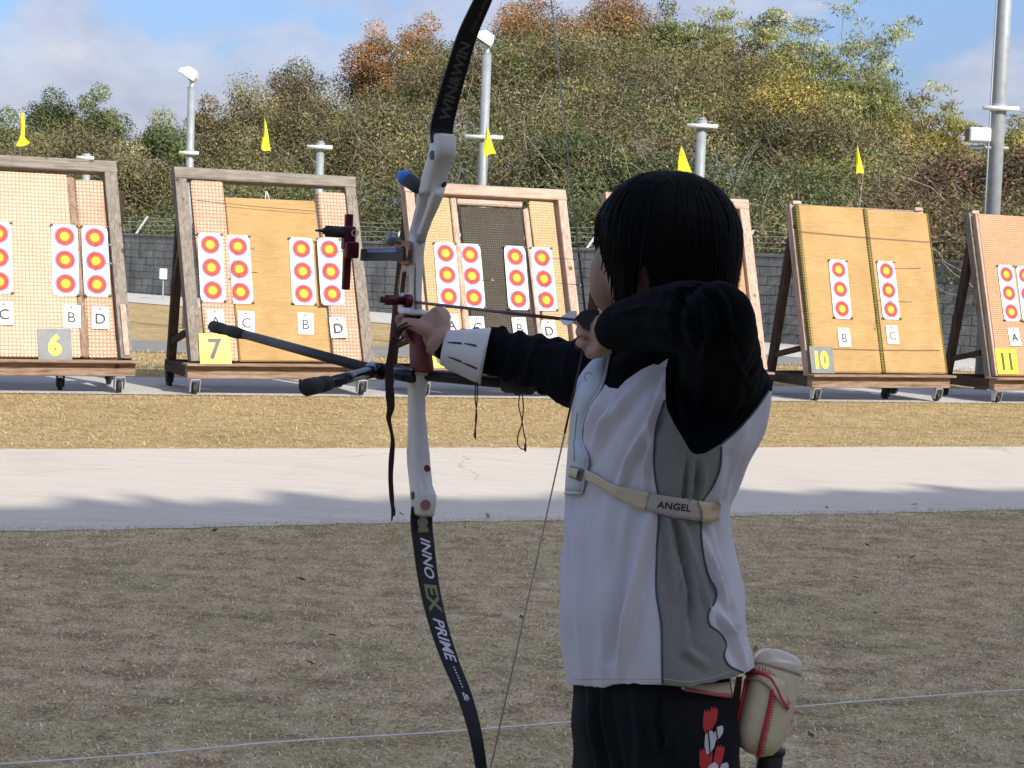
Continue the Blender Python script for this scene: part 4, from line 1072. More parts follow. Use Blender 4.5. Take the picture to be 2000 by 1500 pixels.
lol = Limb([(825, 990), (823, 1010), (828, 1067), (837, 1136), (857, 1223), (880, 1292), (908, 1361), (928, 1431), (940, 1500), (946, 1540), (946, 1566)], .0215, .0085, 'lower_limb')
def arc(l, px, py): return float(l.t[np.argmin(np.linalg.norm(l.C-bp(px, py), axis=1))])
upl.text('WIN&WIN', arc(upl, 868, 230), arc(upl, 909, 80), .022, -1, M['txt_grey'], shear=.2, bold=.03)
upl.text('INNO EX PRIME', arc(upl, 916, 62), arc(upl, 950, -15), .006, -1, M['txt_grey'], w0=.004)
lol.text('INNO', arc(lol, 827, 1054), arc(lol, 841, 1130), .019, 1, M['txt_white'], shear=.35, w0=.002)
lol.text('EX', arc(lol, 842, 1134), arc(lol, 856, 1192), .024, 1, M['txt_gold'], shear=.1, bold=.03)
lol.text('PRIME', arc(lol, 856, 1200), arc(lol, 882, 1294), .019, 1, M['txt_white'], shear=.35)
lol.text('- - - - - - - -', arc(lol, 884, 1300), arc(lol, 902, 1350), .003, 1, M['txt_white'])
lol.text('&', arc(lol, 905, 1358), arc(lol, 911, 1372), .010, 1, M['txt_white'])
mb = MB(); c = lol.pos(arc(lol, 823, 1022), 0)
mb.add([lol.pos(arc(lol, 823, 1010), -.011), lol.pos(arc(lol, 823, 1010), .011), lol.pos(arc(lol, 823, 1013), .011), lol.pos(arc(lol, 823, 1013), -.011)], [(0, 1, 2, 3)])
mb.disc(c, -ta+.1*ZV, .0105, 20); mb.add([lol.pos(arc(lol, 825, 1035), -.010), lol.pos(arc(lol, 825, 1035), .010), lol.pos(arc(lol, 826, 1044), .010), lol.pos(arc(lol, 826, 1044), -.010)], [(0, 1, 2, 3)], 1)
mb.V = [tuple(np.array(v)-ta*.0012) for v in mb.V]; mb.build('sticker', [plain('sticker_silver', (.34, .30, .30), .5), M['txt_gold']], lol.o, root=bow)

# riser: lofted rounded sections measured off the photograph
def rring(px0, px1, py, fn=.6, n=16, e=.55):
    c = bp((px0+px1)/2, py); d = (c-CAM)@FW; hw = (px1-px0)/2*d/FPX*1.10
    wn = fn*hw/abs(nn@RT); wt = (1-fn)*hw/abs(ta@RT)
    out = []
    for j in range(n):
        a = 2*math.pi*j/n; cs, sn = math.cos(a), math.sin(a)
        out.append(c+NB*wn*math.copysign(abs(cs)**e, cs)+ta*wt*math.copysign(abs(sn)**e, sn))
    return out
def rloft(mb, rows, **k): mb.loft([rring(l, r_, y, **k) for y, l, r_ in rows])
rz = MB()
rloft(rz, [(262, 843, 888), (267, 838, 893), (290, 835, 894), (306, 832, 892), (318, 828, 885), (335, 823, 880), (352, 819, 876), (372, 816, 870), (384, 814, 866)])
rloft(rz, [(366, 815, 846), (385, 812, 839), (405, 810, 834), (430, 804, 825), (455, 798, 819), (472, 797, 818)])
rloft(rz, [(366, 836, 872), (385, 836, 867), (405, 831, 858), (430, 823, 846), (455, 813, 837), (472, 806, 832)])
rloft(rz, [(458, 797, 836), (487, 795, 831), (518, 797, 828), (550, 798, 826), (581, 799, 825), (612, 799, 826)])
rloft(rz, [(600, 777, 824), (606, 776, 840), (612, 777, 842), (616, 780, 838)], fn=.5)
rloft(rz, [(612, 797, 822), (640, 799, 826), (680, 801, 838), (720, 800, 842), (732, 797, 842)])
rloft(rz, [(724, 793, 840), (730, 790, 841), (745, 791, 839), (757, 794, 833), (807, 794, 834), (857, 793, 839), (883, 791, 842), (908, 792, 844), (946, 796, 848), (958, 797, 853), (966, 797, 856), (984, 799, 855), (1000, 801, 852), (1006, 803, 849)])
def ringplate(mb, outer, inner, th, n=28, off=0.0):
    def rs(P):
        P = np.array(P, float); P = np.vstack([P, P[:1]]); t = np.concatenate([[0], np.cumsum(np.linalg.norm(np.diff(P, axis=0), axis=1))])
        return [np.array([np.interp(x, t, P[:, 0]), np.interp(x, t, P[:, 1])]) for x in np.linspace(0, t[-1], n, endpoint=False)]
    o, i_ = rs(outer), rs(inner); V = [bp(p[0], p[1], off+s_*th/2) for s_ in (-1, 1) for p in o]+[bp(p[0], p[1], off+s_*th/2) for s_ in (-1, 1) for p in i_]; F = []
    for j in range(n):
        k = (j+1) % n
        F += [(j, k, 2*n+k, 2*n+j), (n+k, n+j, 3*n+j, 3*n+k), (k, j, n+j, n+k), (2*n+j, 2*n+k, 3*n+k, 3*n+j)]
    mb.add(V, F)
ringplate(rz, [(786, 512), (812, 512), (812, 560), (812, 612), (794, 614), (776, 612), (780, 560)], [(788, 531), (800, 530), (801, 550), (801, 571), (792, 573), (783, 571), (785, 550)], .016)
riser = rz.build('riser', M['riser'], bow, True, root=bow)
riser.modifiers.new('b', 'WEIGHTED_NORMAL')
RV = np.array(rz.V); RB = BVHTree.FromPolygons([Vector(v) for v in rz.V], rz.F)
def hit(bvh, px, py, off=.001, dflt=None):
    d = ray(px, py); h = bvh.ray_cast(Vector(CAM), Vector(d))
    if h[0] is None: return None, None
    n = np.array(h[1]); n = n if n@d < 0 else -n
    return np.array(h[0])+n*off, n
for px, py, r_, mt in ((844, 303, .0085, 'bolt'), (868, 361, .006, 'ink'), (834, 915, .0065, 'red_metal'), (806, 968, .0075, 'bolt'), (831, 986, .0095, 'pink_metal')):
    p, n = hit(RB, px, py, 0)
    if p is None: continue
    MB().tube([p-n*.004, p+n*.0012], r_, 18).build('bolt', M[mt], riser, root=bow)
gp_ = MB(); rloft(gp_, [(616, 796, 826), (630, 797, 832), (650, 796, 842), (675, 794, 847), (700, 794, 851), (716, 795, 853), (724, 798, 851), (727, 802, 848)], fn=.52, e=.8)
gp_.build('grip', M['grip'], bow, True, root=bow)
# plunger, mount block, sight
def along(px, py, d, v, l): p = at(px, py, d); return [p, p+np.array(v)*l]
p = at(802, 588, 3.185); MB().tube([p, p-NB*.030, p-NB*.0301, p-NB*.05, p-NB*.0501, p-NB*.060], [.0082, .0082, .0095, .0095, .006, .006], 14).build('plunger', M['red_metal'], bow, True, root=bow)
MB().tube([p-NB*.0, p-NB*.012], [.0125, .0125], 14).build('plunger_collar', M['red_metal'], bow, True, root=bow)
sm = MB(); ringplate(sm, [(770, 470), (800, 470), (803, 492), (800, 514), (786, 518), (772, 505)], [(783, 482), (795, 480), (797, 495), (794, 508), (786, 506), (782, 496)], .024, 24, -.012)
sm.build('sight_mount', M['pink_metal'], bow, False, root=bow)
p = at(783, 474, 3.17); MB().tube([p+.0*NB, p-NB*.012+ZV*.003, p-NB*.013+ZV*.004, p-NB*.026+ZV*.008], [.005, .005, .013, .012], 16).build('sight_knob', M['knob'], bow, True, root=bow)
A_ = at(786, 497, 3.19); sb_ = MB().box((-.003, -.0115, -.01), (.003, .0115, .20), f=lambda u, v, w_: A_+NB*u+UB*v+ta*w_-ZV*w_*.02, ch=.001)
sbar = sb_.build('sight_extension', M['carbon'], bow, root=bow)
MB().box((-.0037, .004, .02), (-.0032, .0105, .165), f=lambda u, v, w_: A_+NB*u+UB*v+ta*w_-ZV*w_*.02, ch=.0001).build('scale', M['blue_scale'], sbar, root=bow)
tk = MB()
for k in range(14): tk.box((-.0042, .0045, .024+.0098*k), (-.0039, .0105 if k % 5 == 0 else .0082, .0262+.0098*k), f=lambda u, v, w_: A_+NB*u+UB*v+ta*w_-ZV*w_*.02, ch=.0001)
tk.build('scale_mark', M['txt_white'], sbar, root=bow); sbar.children[-1]['kind'] = 'stuff'
vb_t, vb_b = at(682, 418, 3.37), at(675, 566, 3.37)
MB().box((-.0075, -.006, 0), (.0075, .006, float(np.linalg.norm(vb_t-vb_b))), f=lambda u, v, w_: vb_b+NB*u+ta*v+(vb_t-vb_b)/np.linalg.norm(vb_t-vb_b)*w_, ch=.002).build('sight_bar', M['red_metal'], bow, root=bow)
cb_ = at(681, 462, 3.362); MB().box((-.012, -.010, -.026), (.012, .010, .020), f=lambda u, v, w_: cb_+NB*u+ta*v+UB*w_, ch=.003).build('sight_carriage', M['red_metal'], bow, root=bow)
cb2 = at(686, 486, 3.355); MB().box((-.013, -.011, -.018), (.013, .011, .014), f=lambda u, v, w_: cb2+NB*u+ta*v+UB*w_, ch=.003).build('sight_clamp', M['red_metal'], bow, root=bow)
p = at(675, 454, 3.36); MB().tube([p, p-NB*.040, p-NB*.0405, p-NB*.046, p-NB*.0465, p-NB*.062], [.0112, .0112, .008, .006, .003, .0018], 16).build('sight_pin', M['rubber'], bow, True, root=bow)
rg = [at(693+6*math.cos(a), 455-6*math.sin(a), 3.35) for a in np.linspace(0, 2*math.pi, 17)]; MB().tube(rg, .0012, 5, cap=False).build('sight_ring', M['caster'], bow, root=bow)
# damper above the sight window
a, b_ = at(824, 372, 3.21), at(803, 355, 3.27); c = at(786, 345, 3.31)
MB().tube([a, (a+b_)/2, b_, b_+(c-b_)*.1], [.009, .0135, .0145, .0140], 16).build('damper', M['rubber'], bow, True, root=bow)
MB().tube([b_+(c-b_)*.12, c-(c-b_)*.1, c], [.0145, .0145, .0115], 16).build('damper_cap', M['blue_cap'], bow, True, root=bow)
# stabilisers
v0 = at(738, 724, 3.29)
ex = MB(); ex.tube([at(806, 736, 3.19), at(775, 731, 3.24), v0], .0115, 14); ex.build('extender', M['carbon_gloss'], bow, True, root=bow)
vb = MB(); vb.tube([v0+ta*.03, v0, v0-ta*.02], .0155, 14); vb.tube([v0, at(716, 728, 3.24)], .0125, 12); vb.tube([v0, at(768, 727, 3.26)], .0125, 12); vb.build('v_bar', M['carbon_gloss'], bow, True, root=bow)
e1, e2, e3 = at(480, 654, 3.86), at(466, 651, 3.89), at(414, 637, 4.0)
lr = MB().tube([v0+ta*.02, e1], [.0105, .0098], 14); lr.build('long_rod', M['carbon'], bow, True, root=bow)
MB().tube([e1, e2, e2+(e3-e2)*.05, e2+(e3-e2)*.3, e2+(e3-e2)*.34, e2+(e3-e2)*.6, e2+(e3-e2)*.64, e3-(e3-e2)*.05, e3], [.0098, .0125, .0135, .0135, .0118, .0128, .0138, .0138, .010], 16).build('rod_weight', M['rubber'], bow, True, root=bow)
s1, s2 = at(642, 748, 3.02), at(597, 757, 2.93)
MB().tube([at(718, 727, 3.24), s1], .0105, 14).build('side_rod', M['carbon_gloss'], bow, True, root=bow)
MB().tube([s1, s1+(s2-s1)*.05, s1+(s2-s1)*.35, s1+(s2-s1)*.38, s1+(s2-s1)*.5, s1+(s2-s1)*.54, s2-(s2-s1)*.06, s2], [.0105, .0135, .0145, .0118, .0118, .0150, .0150, .0125], 18).build('side_weight', M['rubber'], bow, True, root=bow)
q1, q2 = at(985, 747, 3.10), at(1040, 752, 3.06)
MB().tube([at(766, 727, 3.26), q1], .0105, 14).build('side_rod', M['carbon'], bow, True, root=bow)
MB().tube([q1, q1+(q2-q1)*.06, q2-(q2-q1)*.06, q2], [.0105, .018, .018, .015], 18).build('side_weight', M['rubber'], bow, True, root=bow)
# string
ut, lt = upl.C[-2], lol.C[-2]
n_up, n_lo = NOCK+UB*.012, NOCK-UB*.045
def lerp(a, b, f): return np.array(a)*(1-f)+np.array(b)*f
MB().tube([lerp(n_up, ut, .12), ut], .0014, 6).build('string', M['bowstring'], bow, True, root=bow)
MB().tube([lerp(n_lo, lt, .16), lt], .0014, 6).build('string', M['bowstring'], bow, True, root=bow)
MB().tube([lerp(n_lo, lt, .17), n_lo, NOCK, n_up, lerp(n_up, ut, .13)], .0019, 6).build('string_serving', M['serving'], bow, True, root=bow)
# wrist sling hanging from the grip
sp = [(800, 636), (788, 641), (776, 655), (767, 680), (762, 705), (760, 735), (762, 775), (763, 800), (759, 815), (762, 832), (766, 852), (767, 862), (765, 890), (763, 930), (765, 970), (767, 995), (765, 1018)]
sw = [7, 8, 9, 9, 10, 10, 11, 9, 5, 4, 6, 7, 6, 6, 6, 4, 1.5]
sp3 = smooth_path([at(x, y, 3.14+.0004*(y-640)) for x, y in sp], 60); sww = np.interp(np.linspace(0, 1, 60), np.linspace(0, 1, len(sw)), sw)*.8*3.15/FPX
MB().loft([[c+RT*w_*cs+FW*.0022*sn for cs, sn in ((-1, -1), (1, -1), (1, 1), (-1, 1))] for c, w_ in zip(sp3, sww)]).build('sling', M['sling'], bow, root=bow)
MB().tube(smooth_path([at(x, y, 3.13) for x, y in ((796, 630), (778, 640), (772, 652), (778, 664), (792, 656))], 30), .0022, 6).build('sling_loop', M['sling'], bow, True, root=bow)
MB().tube(smooth_path([at(x, y, 3.16) for x, y in ((768, 985), (771, 1000), (770, 1008))], 8), .0018, 6).build('lace_end', M['sling'], bow, root=bow)

# the arrow on the string
drx = (REST-NOCK)/np.linalg.norm(REST-NOCK)
arw = arrow_obj('dark red arrow nocked on the drawn bowstring', REST+drx*.035-NB*.004, NOCK, .0029, 'shaft_red', 'arrow on the string', .05, .012, 3)
# ------------------------------------------------------------------ the archer
def cloth(name, c, rough=.85, sheen=.2, weave=900):
    m, nt, b = new_mat(name); v = objc(nt)
    f = noise(nt, v, 18, 4); g = noise(nt, v, weave, 2)
    c = np.array(c); sock(nt, b.inputs['Base Color'], mixc(nt, f, tuple(c*.92), tuple(np.minimum(c*1.06, .9))))
    b.inputs['Roughness'].default_value = rough; b.inputs['Specular IOR Level'].default_value = .2; b.inputs['Sheen Weight'].default_value = sheen
    bump(nt, b, mathn(nt, 'ADD', mathn(nt, 'MULTIPLY', g, .4), f), .25, .003); return m
def shirt_mat():
    m, nt, b = new_mat('three_colour_jersey'); v = objc(nt)
    sb = nd(nt, 'ShaderNodeAttribute', attribute_name='sd_black').outputs['Fac']; sg = nd(nt, 'ShaderNodeAttribute', attribute_name='sd_grey').outputs['Fac']
    f = noise(nt, v, 20, 4); g = noise(nt, v, 800, 2)
    c = mixc(nt, mathn(nt, 'GREATER_THAN', sg, 0.0), mixc(nt, f, (.62, .61, .67), (.70, .69, .75)), mixc(nt, f, (.23, .235, .225), (.28, .285, .27)))
    c = mixc(nt, mathn(nt, 'GREATER_THAN', sb, 0.0), c, mixc(nt, f, (.0022, .0026, .0042), (.0045, .005, .0075)))
    sock(nt, b.inputs['Base Color'], c); b.inputs['Roughness'].default_value = .9; b.inputs['Specular IOR Level'].default_value = .08
    bump(nt, b, mathn(nt, 'ADD', mathn(nt, 'MULTIPLY', g, .4), f), .2, .003); return m
def skin_mat():
    m, nt, b = new_mat('skin'); v = objc(nt); f = noise(nt, v, 14, 4)
    sock(nt, b.inputs['Base Color'], mixc(nt, f, (.34, .205, .15), (.43, .265, .20))); b.inputs['Roughness'].default_value = .5
    b.inputs['Subsurface Weight'].default_value = .12; b.inputs['Subsurface Radius'].default_value = (.012, .005, .003); bump(nt, b, noise(nt, v, 350, 3), .15, .002); return m
M['skin'] = skin_mat(); M['jersey'] = shirt_mat(); M['trousers'] = cloth('black_trousers', (.007, .0075, .010), sheen=.03)
M['hair'] = plain('black_hair', (.0022, .0016, .0014), .55, var=.3, scale=200, spec=.1)
M['piping'] = plain('teal_piping', (.035, .10, .13), .6)
M['cream'] = plain('cream_leather', (.64, .55, .38), .5, var=.12, scale=25, bmp=.2)
M['tan'] = plain('tan_leather', (.36, .25, .13), .55, var=.2, scale=25)
M['guard'] = plain('white_guard_mesh', (.52, .60, .66), .45, var=.12, scale=14)
M['guard_white'] = plain('white_plastic', (.62, .62, .62), .35, var=.06, scale=30)
M['elastic'] = plain('grey_elastic', (.46, .42, .40), .8, var=.1, scale=200)
M['red_stitch'] = plain('red_stitching', (.50, .03, .05), .6)
M['red_print'] = plain('red_print', (.50, .03, .03), .6)
M['white_print'] = plain('white_print', (.60, .60, .60), .6)
M['cord'] = plain('brown_cord', (.07, .035, .05), .7)
M['silver_top'] = plain('glossy_cream_leather', (.58, .52, .40), .22, var=.06, coat=.5)

def union(mb, voxel, smooth=2, lap=.5):
    me = bpy.data.meshes.new('u'); me.from_pydata(mb.V, [], mb.F); me.update()
    bm = bmesh.new(); bm.from_mesh(me); bmesh.ops.recalc_face_normals(bm, faces=bm.faces); bm.to_mesh(me); bm.free()
    o = bpy.data.objects.new('u', me); COL.objects.link(o)
    r_ = o.modifiers.new('r', 'REMESH'); r_.mode = 'VOXEL'; r_.voxel_size = voxel
    s_ = o.modifiers.new('s', 'SMOOTH'); s_.factor = lap; s_.iterations = smooth
    dg = bpy.context.evaluated_depsgraph_get(); m2 = bpy.data.meshes.new_from_object(o.evaluated_get(dg))
    bpy.data.objects.remove(o); bpy.data.meshes.remove(me); return m2
def mv(me):
    V = np.empty(len(me.vertices)*3, np.float32); me.vertices.foreach_get('co', V); V = V.reshape(-1, 3).astype(float)
    N = np.empty(len(me.vertices)*3, np.float32); me.vertices.foreach_get('normal', N); return V, N.reshape(-1, 3).astype(float)
def poly_sd(Q, P):
    P = np.array(P, float); n = len(P); best = np.full(len(Q), 1e9); ins = np.zeros(len(Q), bool)
    for i in range(n):
        a, b_ = P[i], P[(i+1) % n]; e = b_-a; w_ = Q-a; t = np.clip((w_@e)/(e@e+1e-12), 0, 1)
        best = np.minimum(best, np.linalg.norm(w_-t[:, None]*e, axis=1))
        c = ((a[1] > Q[:, 1]) != (b_[1] > Q[:, 1])); x = a[0]+(Q[:, 1]-a[1])*(b_[0]-a[0])/(b_[1]-a[1] if b_[1] != a[1] else 1e-9)
        ins ^= c & (Q[:, 0] < x)
    return np.where(ins, best, -best)
def fold_disp(Q, folds):
    D = np.zeros(len(Q))
    for pts, wd, amp in folds:
        P = np.array(pts, float); bd = np.full(len(Q), 1e9); bt = np.zeros(len(Q)); bs = np.zeros(len(Q)); L = len(P)-1
        for i in range(L):
            a, b_ = P[i], P[i+1]; e = b_-a; w_ = Q-a; t = np.clip((w_@e)/(e@e), 0, 1); r_ = w_-t[:, None]*e; d = np.linalg.norm(r_, axis=1)
            m_ = d < bd; bd = np.where(m_, d, bd); bt = np.where(m_, (i+t)/L, bt); bs = np.where(m_, np.sign(e[0]*w_[:, 1]-e[1]*w_[:, 0]), bs)
        x = bd/wd; env = np.sin(np.pi*np.clip(bt*.9+.05, 0, 1))**.7
        x = x/.8; D += 1.35*amp*env*(np.exp(-np.abs(x)**1.5)-.5*np.exp(-((x-1.5)/.8)**2))
    return D
def put(me, name, mats, parent, V=None, smooth=True):
    if V is not None: me.vertices.foreach_set('co', np.ascontiguousarray(w2l(person, V), np.float32).ravel())
    if smooth: me.shade_smooth()
    me.update(); return link_mesh(name, me, mats, parent)

PC = at(1290, 1400, 2.68); person = empty('person', (PC[0], PC[1], gz(PC[0], PC[1])))
tag(person, 'archer in white, grey and black jersey drawing a bow, seen from behind', 'person')
GZ = float(person.location.z)
def sect(px0, px1, py, a, d=2.68, n=40, e=.9, cd=0.0):
    c = at((px0+px1)/2, py, d); hw = (px1-px0)/2*d/FPX
    b_ = math.sqrt(max(hw**2-(a*abs(ta[0]))**2, (.35*hw)**2))/abs(nn[0])
    out = []
    for t in np.linspace(0, 2*math.pi, n, endpoint=False):
        p = c+ta*a*math.copysign(abs(math.cos(t))**e, math.cos(t))+nn*b_*math.copysign(abs(math.sin(t))**e, math.sin(t))
        q = proj(p); dd = float((p-CAM)@FW); out.append(lerp(p, at(q[0], py, dd), .85))      # hems and seams ride up towards the raised arm
    return out
# --- jersey
TR = [(646, 1262, 1372, .060), (668, 1245, 1392, .095), (690, 1206, 1440, .130), (715, 1170, 1474, .160), (745, 1150, 1493, .175), (790, 1130, 1492, .178), (830, 1122, 1482, .178), (870, 1117, 1465, .175),
      (910, 1113, 1445, .17), (950, 1111, 1429, .165), (985, 1110, 1412, .16), (1020, 1107, 1415, .158), (1060, 1105, 1421, .158), (1110, 1102, 1431, .161), (1150, 1099, 1440, .165), (1200, 1097, 1444, .168),
      (1235, 1099, 1444, .17), (1270, 1104, 1455, .172), (1300, 1108, 1463, .172), (1322, 1112, 1464, .172), (1345, 1114, 1462, .171), (1372, 1116, 1460, .170)]
tm = MB(); tm.loft([sect(l, r_, y, a) for y, l, r_, a in TR])
ELB, SHL = at(1404, 622, 2.33), at(1408, 738, 2.56)
tm.tube(smooth_path([at(1190, 647, 2.61), at(1220, 636, 2.57), at(1300, 622, 2.47), at(1375, 618, 2.36)], 14), [.030, .035, .038, .040, .042, .044, .046, .048, .049, .050, .051, .051, .051, .050], 20)
tm.sph(ELB, .050, 20, 14)
tm.tube([ELB, lerp(ELB, SHL, .5), SHL], [.050, .056, .064], 20); tm.sph(SHL, .062, 20, 14)
tm.tube([SHL, at(1330, 720, 2.66)], [.062, .06], 18); tm.tube([at(1395, 745, 2.57), at(1368, 845, 2.55)], [.056, .034], 18)
tm.tube([at(1430, 750, 2.60), at(1440, 790, 2.66)], [.05, .05], 16)
SHR = at(1190, 738, 2.84)
arm_pts = [(1205, 735, 2.82), (1150, 738, 2.87), (1112, 728, 2.91), (1060, 709, 2.97), (1005, 697, 3.03), (950, 690, 3.07), (905, 683, 3.11), (860, 677, 3.145)]
_ap = smooth_path([at(*p) for p in arm_pts], 34); tm.tube(_ap, np.interp(proj(_ap)[:, 0], [860, 905, 945, 968, 1005, 1060, 1112, 1150, 1205], [.0245, .0300, .0350, .0405, .0435, .047, .054, .060, .060]), 22)
for px, py, d, r_ in ((905, 650, 3.13, .012), (930, 648, 3.12, .012), (962, 645, 3.06, .011), (985, 650, 3.05, .012)): tm.sph(at(px, py, d), r_, 10, 8)
tm.tube([at(1150, 720, 2.86), at(1240, 705, 2.76)], [.06, .06], 16)
jm = union(tm, .0042, 26)
V, N = mv(jm); Q = proj(V)
BLACK = [(600, 300), (1640, 300), (1640, 764), (1501, 764), (1471, 806), (1438, 842), (1405, 869), (1378, 885), (1360, 888), (1348, 881), (1336, 860), (1318, 830), (1303, 800), (1300, 782), (1300, 719), (1306, 699), (1283, 715), (1279, 710),
         (1252, 722), (1222, 743), (1207, 759.5), (1189, 757), (1181, 749), (1172, 752), (1150, 800), (1122, 850), (1090, 860), (600, 860)]
GL = [(1298, 782), (1282, 830), (1277.5, 875), (1280, 935), (1285, 965), (1286, 1010), (1283, 1080), (1282, 1155), (1291, 1218), (1293, 1290), (1294, 1345)]
GR = [(1409, 872), (1405, 920), (1390, 953), (1373, 978), (1369, 1022), (1370, 1049), (1378, 1104), (1387, 1131), (1399, 1152), (1396, 1176), (1384, 1195), (1385, 1219), (1405, 1236), (1418, 1257), (1414, 1281), (1420, 1296), (1450, 1313), (1475, 1325)]
GREY = GL+[(1294, 1420), (1480, 1420)]+GR[::-1]+[(1360, 700)]
FOLDS = [([(1300, 705), (1235, 768), (1185, 828), (1152, 892)], 13, .011), ([(1302, 770), (1262, 840), (1228, 905), (1205, 960)], 12, .010), ([(1255, 722), (1205, 775), (1170, 845)], 10, .009),
         ([(1180, 760), (1150, 830), (1140, 900)], 10, .007), ([(1300, 730), (1280, 800), (1262, 905), (1255, 990)], 9, .006), ([(1275, 990), (1248, 1110), (1225, 1210), (1205, 1330)], 15, .011), ([(1185, 985), (1182, 1100), (1180, 1335)], 17, .007),
         ([(1130, 980), (1128, 1150), (1140, 1330)], 13, .007), ([(1240, 1000), (1215, 1120), (1192, 1290)], 13, -.006), ([(1318, 1012), (1330, 1070), (1348, 1150), (1350, 1260)], 9, -.010), ([(1303, 1012), (1310, 1080), (1318, 1170)], 10, .007), ([(1345, 900), (1338, 960), (1330, 1010)], 8, -.007),
         ([(1365, 905), (1362, 950), (1355, 985)], 9, -.008), ([(1380, 1010), (1390, 1080), (1405, 1140), (1425, 1180)], 11, .009), ([(1372, 1010), (1400, 1100), (1435, 1210)], 8, -.007), ([(1400, 1190), (1430, 1240), (1455, 1300)], 10, .010), ([(1350, 1200), (1340, 1270), (1380, 1300)], 13, .006),
         ([(1420, 900), (1405, 950), (1392, 985)], 9, .007), ([(1460, 830), (1435, 900), (1415, 965)], 10, .006), ([(1330, 1010), (1365, 1120), (1395, 1215)], 9, .006),
         ([(1240, 560), (1300, 572), (1370, 560)], 8, .007), ([(1200, 615), (1260, 600), (1330, 612)], 8, .006), ([(1290, 545), (1345, 600), (1365, 680)], 7, -.007), ([(1350, 545), (1400, 590), (1420, 660)], 7, -.008), ([(1375, 600), (1385, 660), (1360, 720)], 8, .008), ([(1420, 660), (1440, 710), (1470, 760)], 8, .007), ([(1230, 650), (1300, 655), (1360, 690)], 12, -.006), ([(1395, 560), (1420, 600), (1430, 650)], 9, .007), ([(1335, 560), (1350, 600), (1340, 650)], 9, .005), ([(1345, 700), (1330, 760), (1345, 850)], 11, .007), ([(1400, 700), (1385, 780), (1365, 860)], 13, -.007),
         ([(1320, 700), (1310, 760), (1325, 820)], 8, -.006), ([(1450, 720), (1440, 780), (1410, 840)], 12, .006)]
tocam = (CAM-V); tocam /= np.linalg.norm(tocam, axis=1)[:, None]; fac = np.clip((N*tocam).sum(1), 0, 1)
D = fold_disp(Q, FOLDS)*np.clip(fac*1.6, 0, 1)
armx = np.clip((1130-Q[:, 0])/60, 0, 1)*np.clip((Q[:, 0]-955)/25, 0, 1)*(V@FW > 2.8)
D += armx*.0035*np.sin((Q[:, 0]+.35*(Q[:, 1]-700))/6.3)+.0012*np.sin(V[:, 0]*70+V[:, 2]*50)*np.sin(V[:, 1]*60)
_w = np.random.default_rng(3); fine_ = np.zeros(len(V))
for _k in range(26):
    kv = _w.normal(0, 1, 3); kv /= np.linalg.norm(kv); kv[2] *= .45; wl_ = _w.uniform(.014, .05); fine_ += np.sin(V@kv*2*math.pi/wl_+_w.uniform(0, 6.28))*wl_*_w.uniform(.2, 1)
D += fine_*.0085*(.35+.65*np.clip(np.sin(V[:, 2]*23+V[:, 0]*17)+.5, 0, 1))
V = V+N*D[:, None]; Q = proj(V)
hem = np.interp(Q[:, 0], [1090, 1113, 1150, 1180, 1200, 1240, 1290, 1340, 1400, 1440, 1470], [1335, 1337, 1341, 1344, 1337, 1336, 1339, 1344, 1332, 1320, 1306]); over = np.clip(Q[:, 1]-hem, 0, None)
low = Q[:, 1] > 1250; over = np.where(low, over, 0); dep = (V-CAM)@FW; mid_ = at(1285, 1340, 2.68)
V = V+UP[None]*(over*dep/FPX)[:, None]; rad = (V-mid_)*np.array([1, 1, 0]); V = V-rad*np.clip(over/32*.22, 0, .9)[:, None]*(over > 0)[:, None]; V[:, 2] += np.where(over > 0, .004*np.clip(over/20, 0, 1), 0); Q = proj(V)
for nm, pl in (('sd_black', BLACK), ('sd_grey', GREY)):
    a = jm.attributes.new(nm, 'FLOAT', 'POINT'); a.data.foreach_set('value', poly_sd(Q, pl).astype(np.float32))
JB = BVHTree.FromPolygons([Vector(v) for v in V], [tuple(p.vertices) for p in jm.polygons])
jersey = put(jm, 'jersey', M['jersey'], person, V); jm.set_sharp_from_angle(angle=R(55))
def surf_line(bvh, pts, n, off=.0015):
    P = smooth_path([np.array([x, y, 0.0]) for x, y in pts], n); out = []
    for p in P:
        h, _ = hit(bvh, p[0], p[1], off)
        if h is not None: out.append(h)
    return out
for L in (GL, GR, [(1501, 764), (1471, 806), (1438, 842), (1408, 868)]):
    pts = surf_line(JB, L, 60, .0004)
    if len(pts) > 3: MB().tube(pts, .0017, 6).build('piping', M['piping'], jersey, True, root=person)
for L in ([(1296, 1326), (1350, 1331), (1400, 1321), (1440, 1306)], [(1120, 1327), (1200, 1326), (1290, 1327)], [(1343, 884), (1336, 930), (1331, 970)]):
    pts = surf_line(JB, L, 40, .0)
    if len(pts) > 3: MB().tube(pts, .0006, 4).build('seam', M['elastic'] if L[0][1] > 1000 else M['piping'], jersey, root=person)

# --- body: head, neck, hands, forearms and legs as one skin
bd = MB(); HC = at(1282, 490, 2.665)
bd.ell(HC, (ta*.098, nn*.080, ZV*.112), 24, 16)
bd.ell(at(1211, 542, 2.715), (ta*.047, nn*.051, ZV*.064), 18, 12)
bd.sph(at(1222, 455, 2.72), .044, 16, 12); bd.ell(at(1222, 600, 2.735), (ta*.03, nn*.034, ZV*.026), 14, 10)
bd.tube([at(1196, 490, 2.775), at(1184, 528, 2.795), at(1192, 538, 2.785)], [.007, .013, .009], 10)           # nose, turned to the targets
bd.ell(at(1196, 566, 2.768), (ta*.010, nn*.022, ZV*.006), 10, 8); bd.ell(at(1198, 578, 2.766), (ta*.010, nn*.02, ZV*.007), 10, 8)
bd.tube([at(1280, 590, 2.68), at(1300, 660, 2.68), at(1310, 730, 2.68)], [.05, .052, .06], 18)
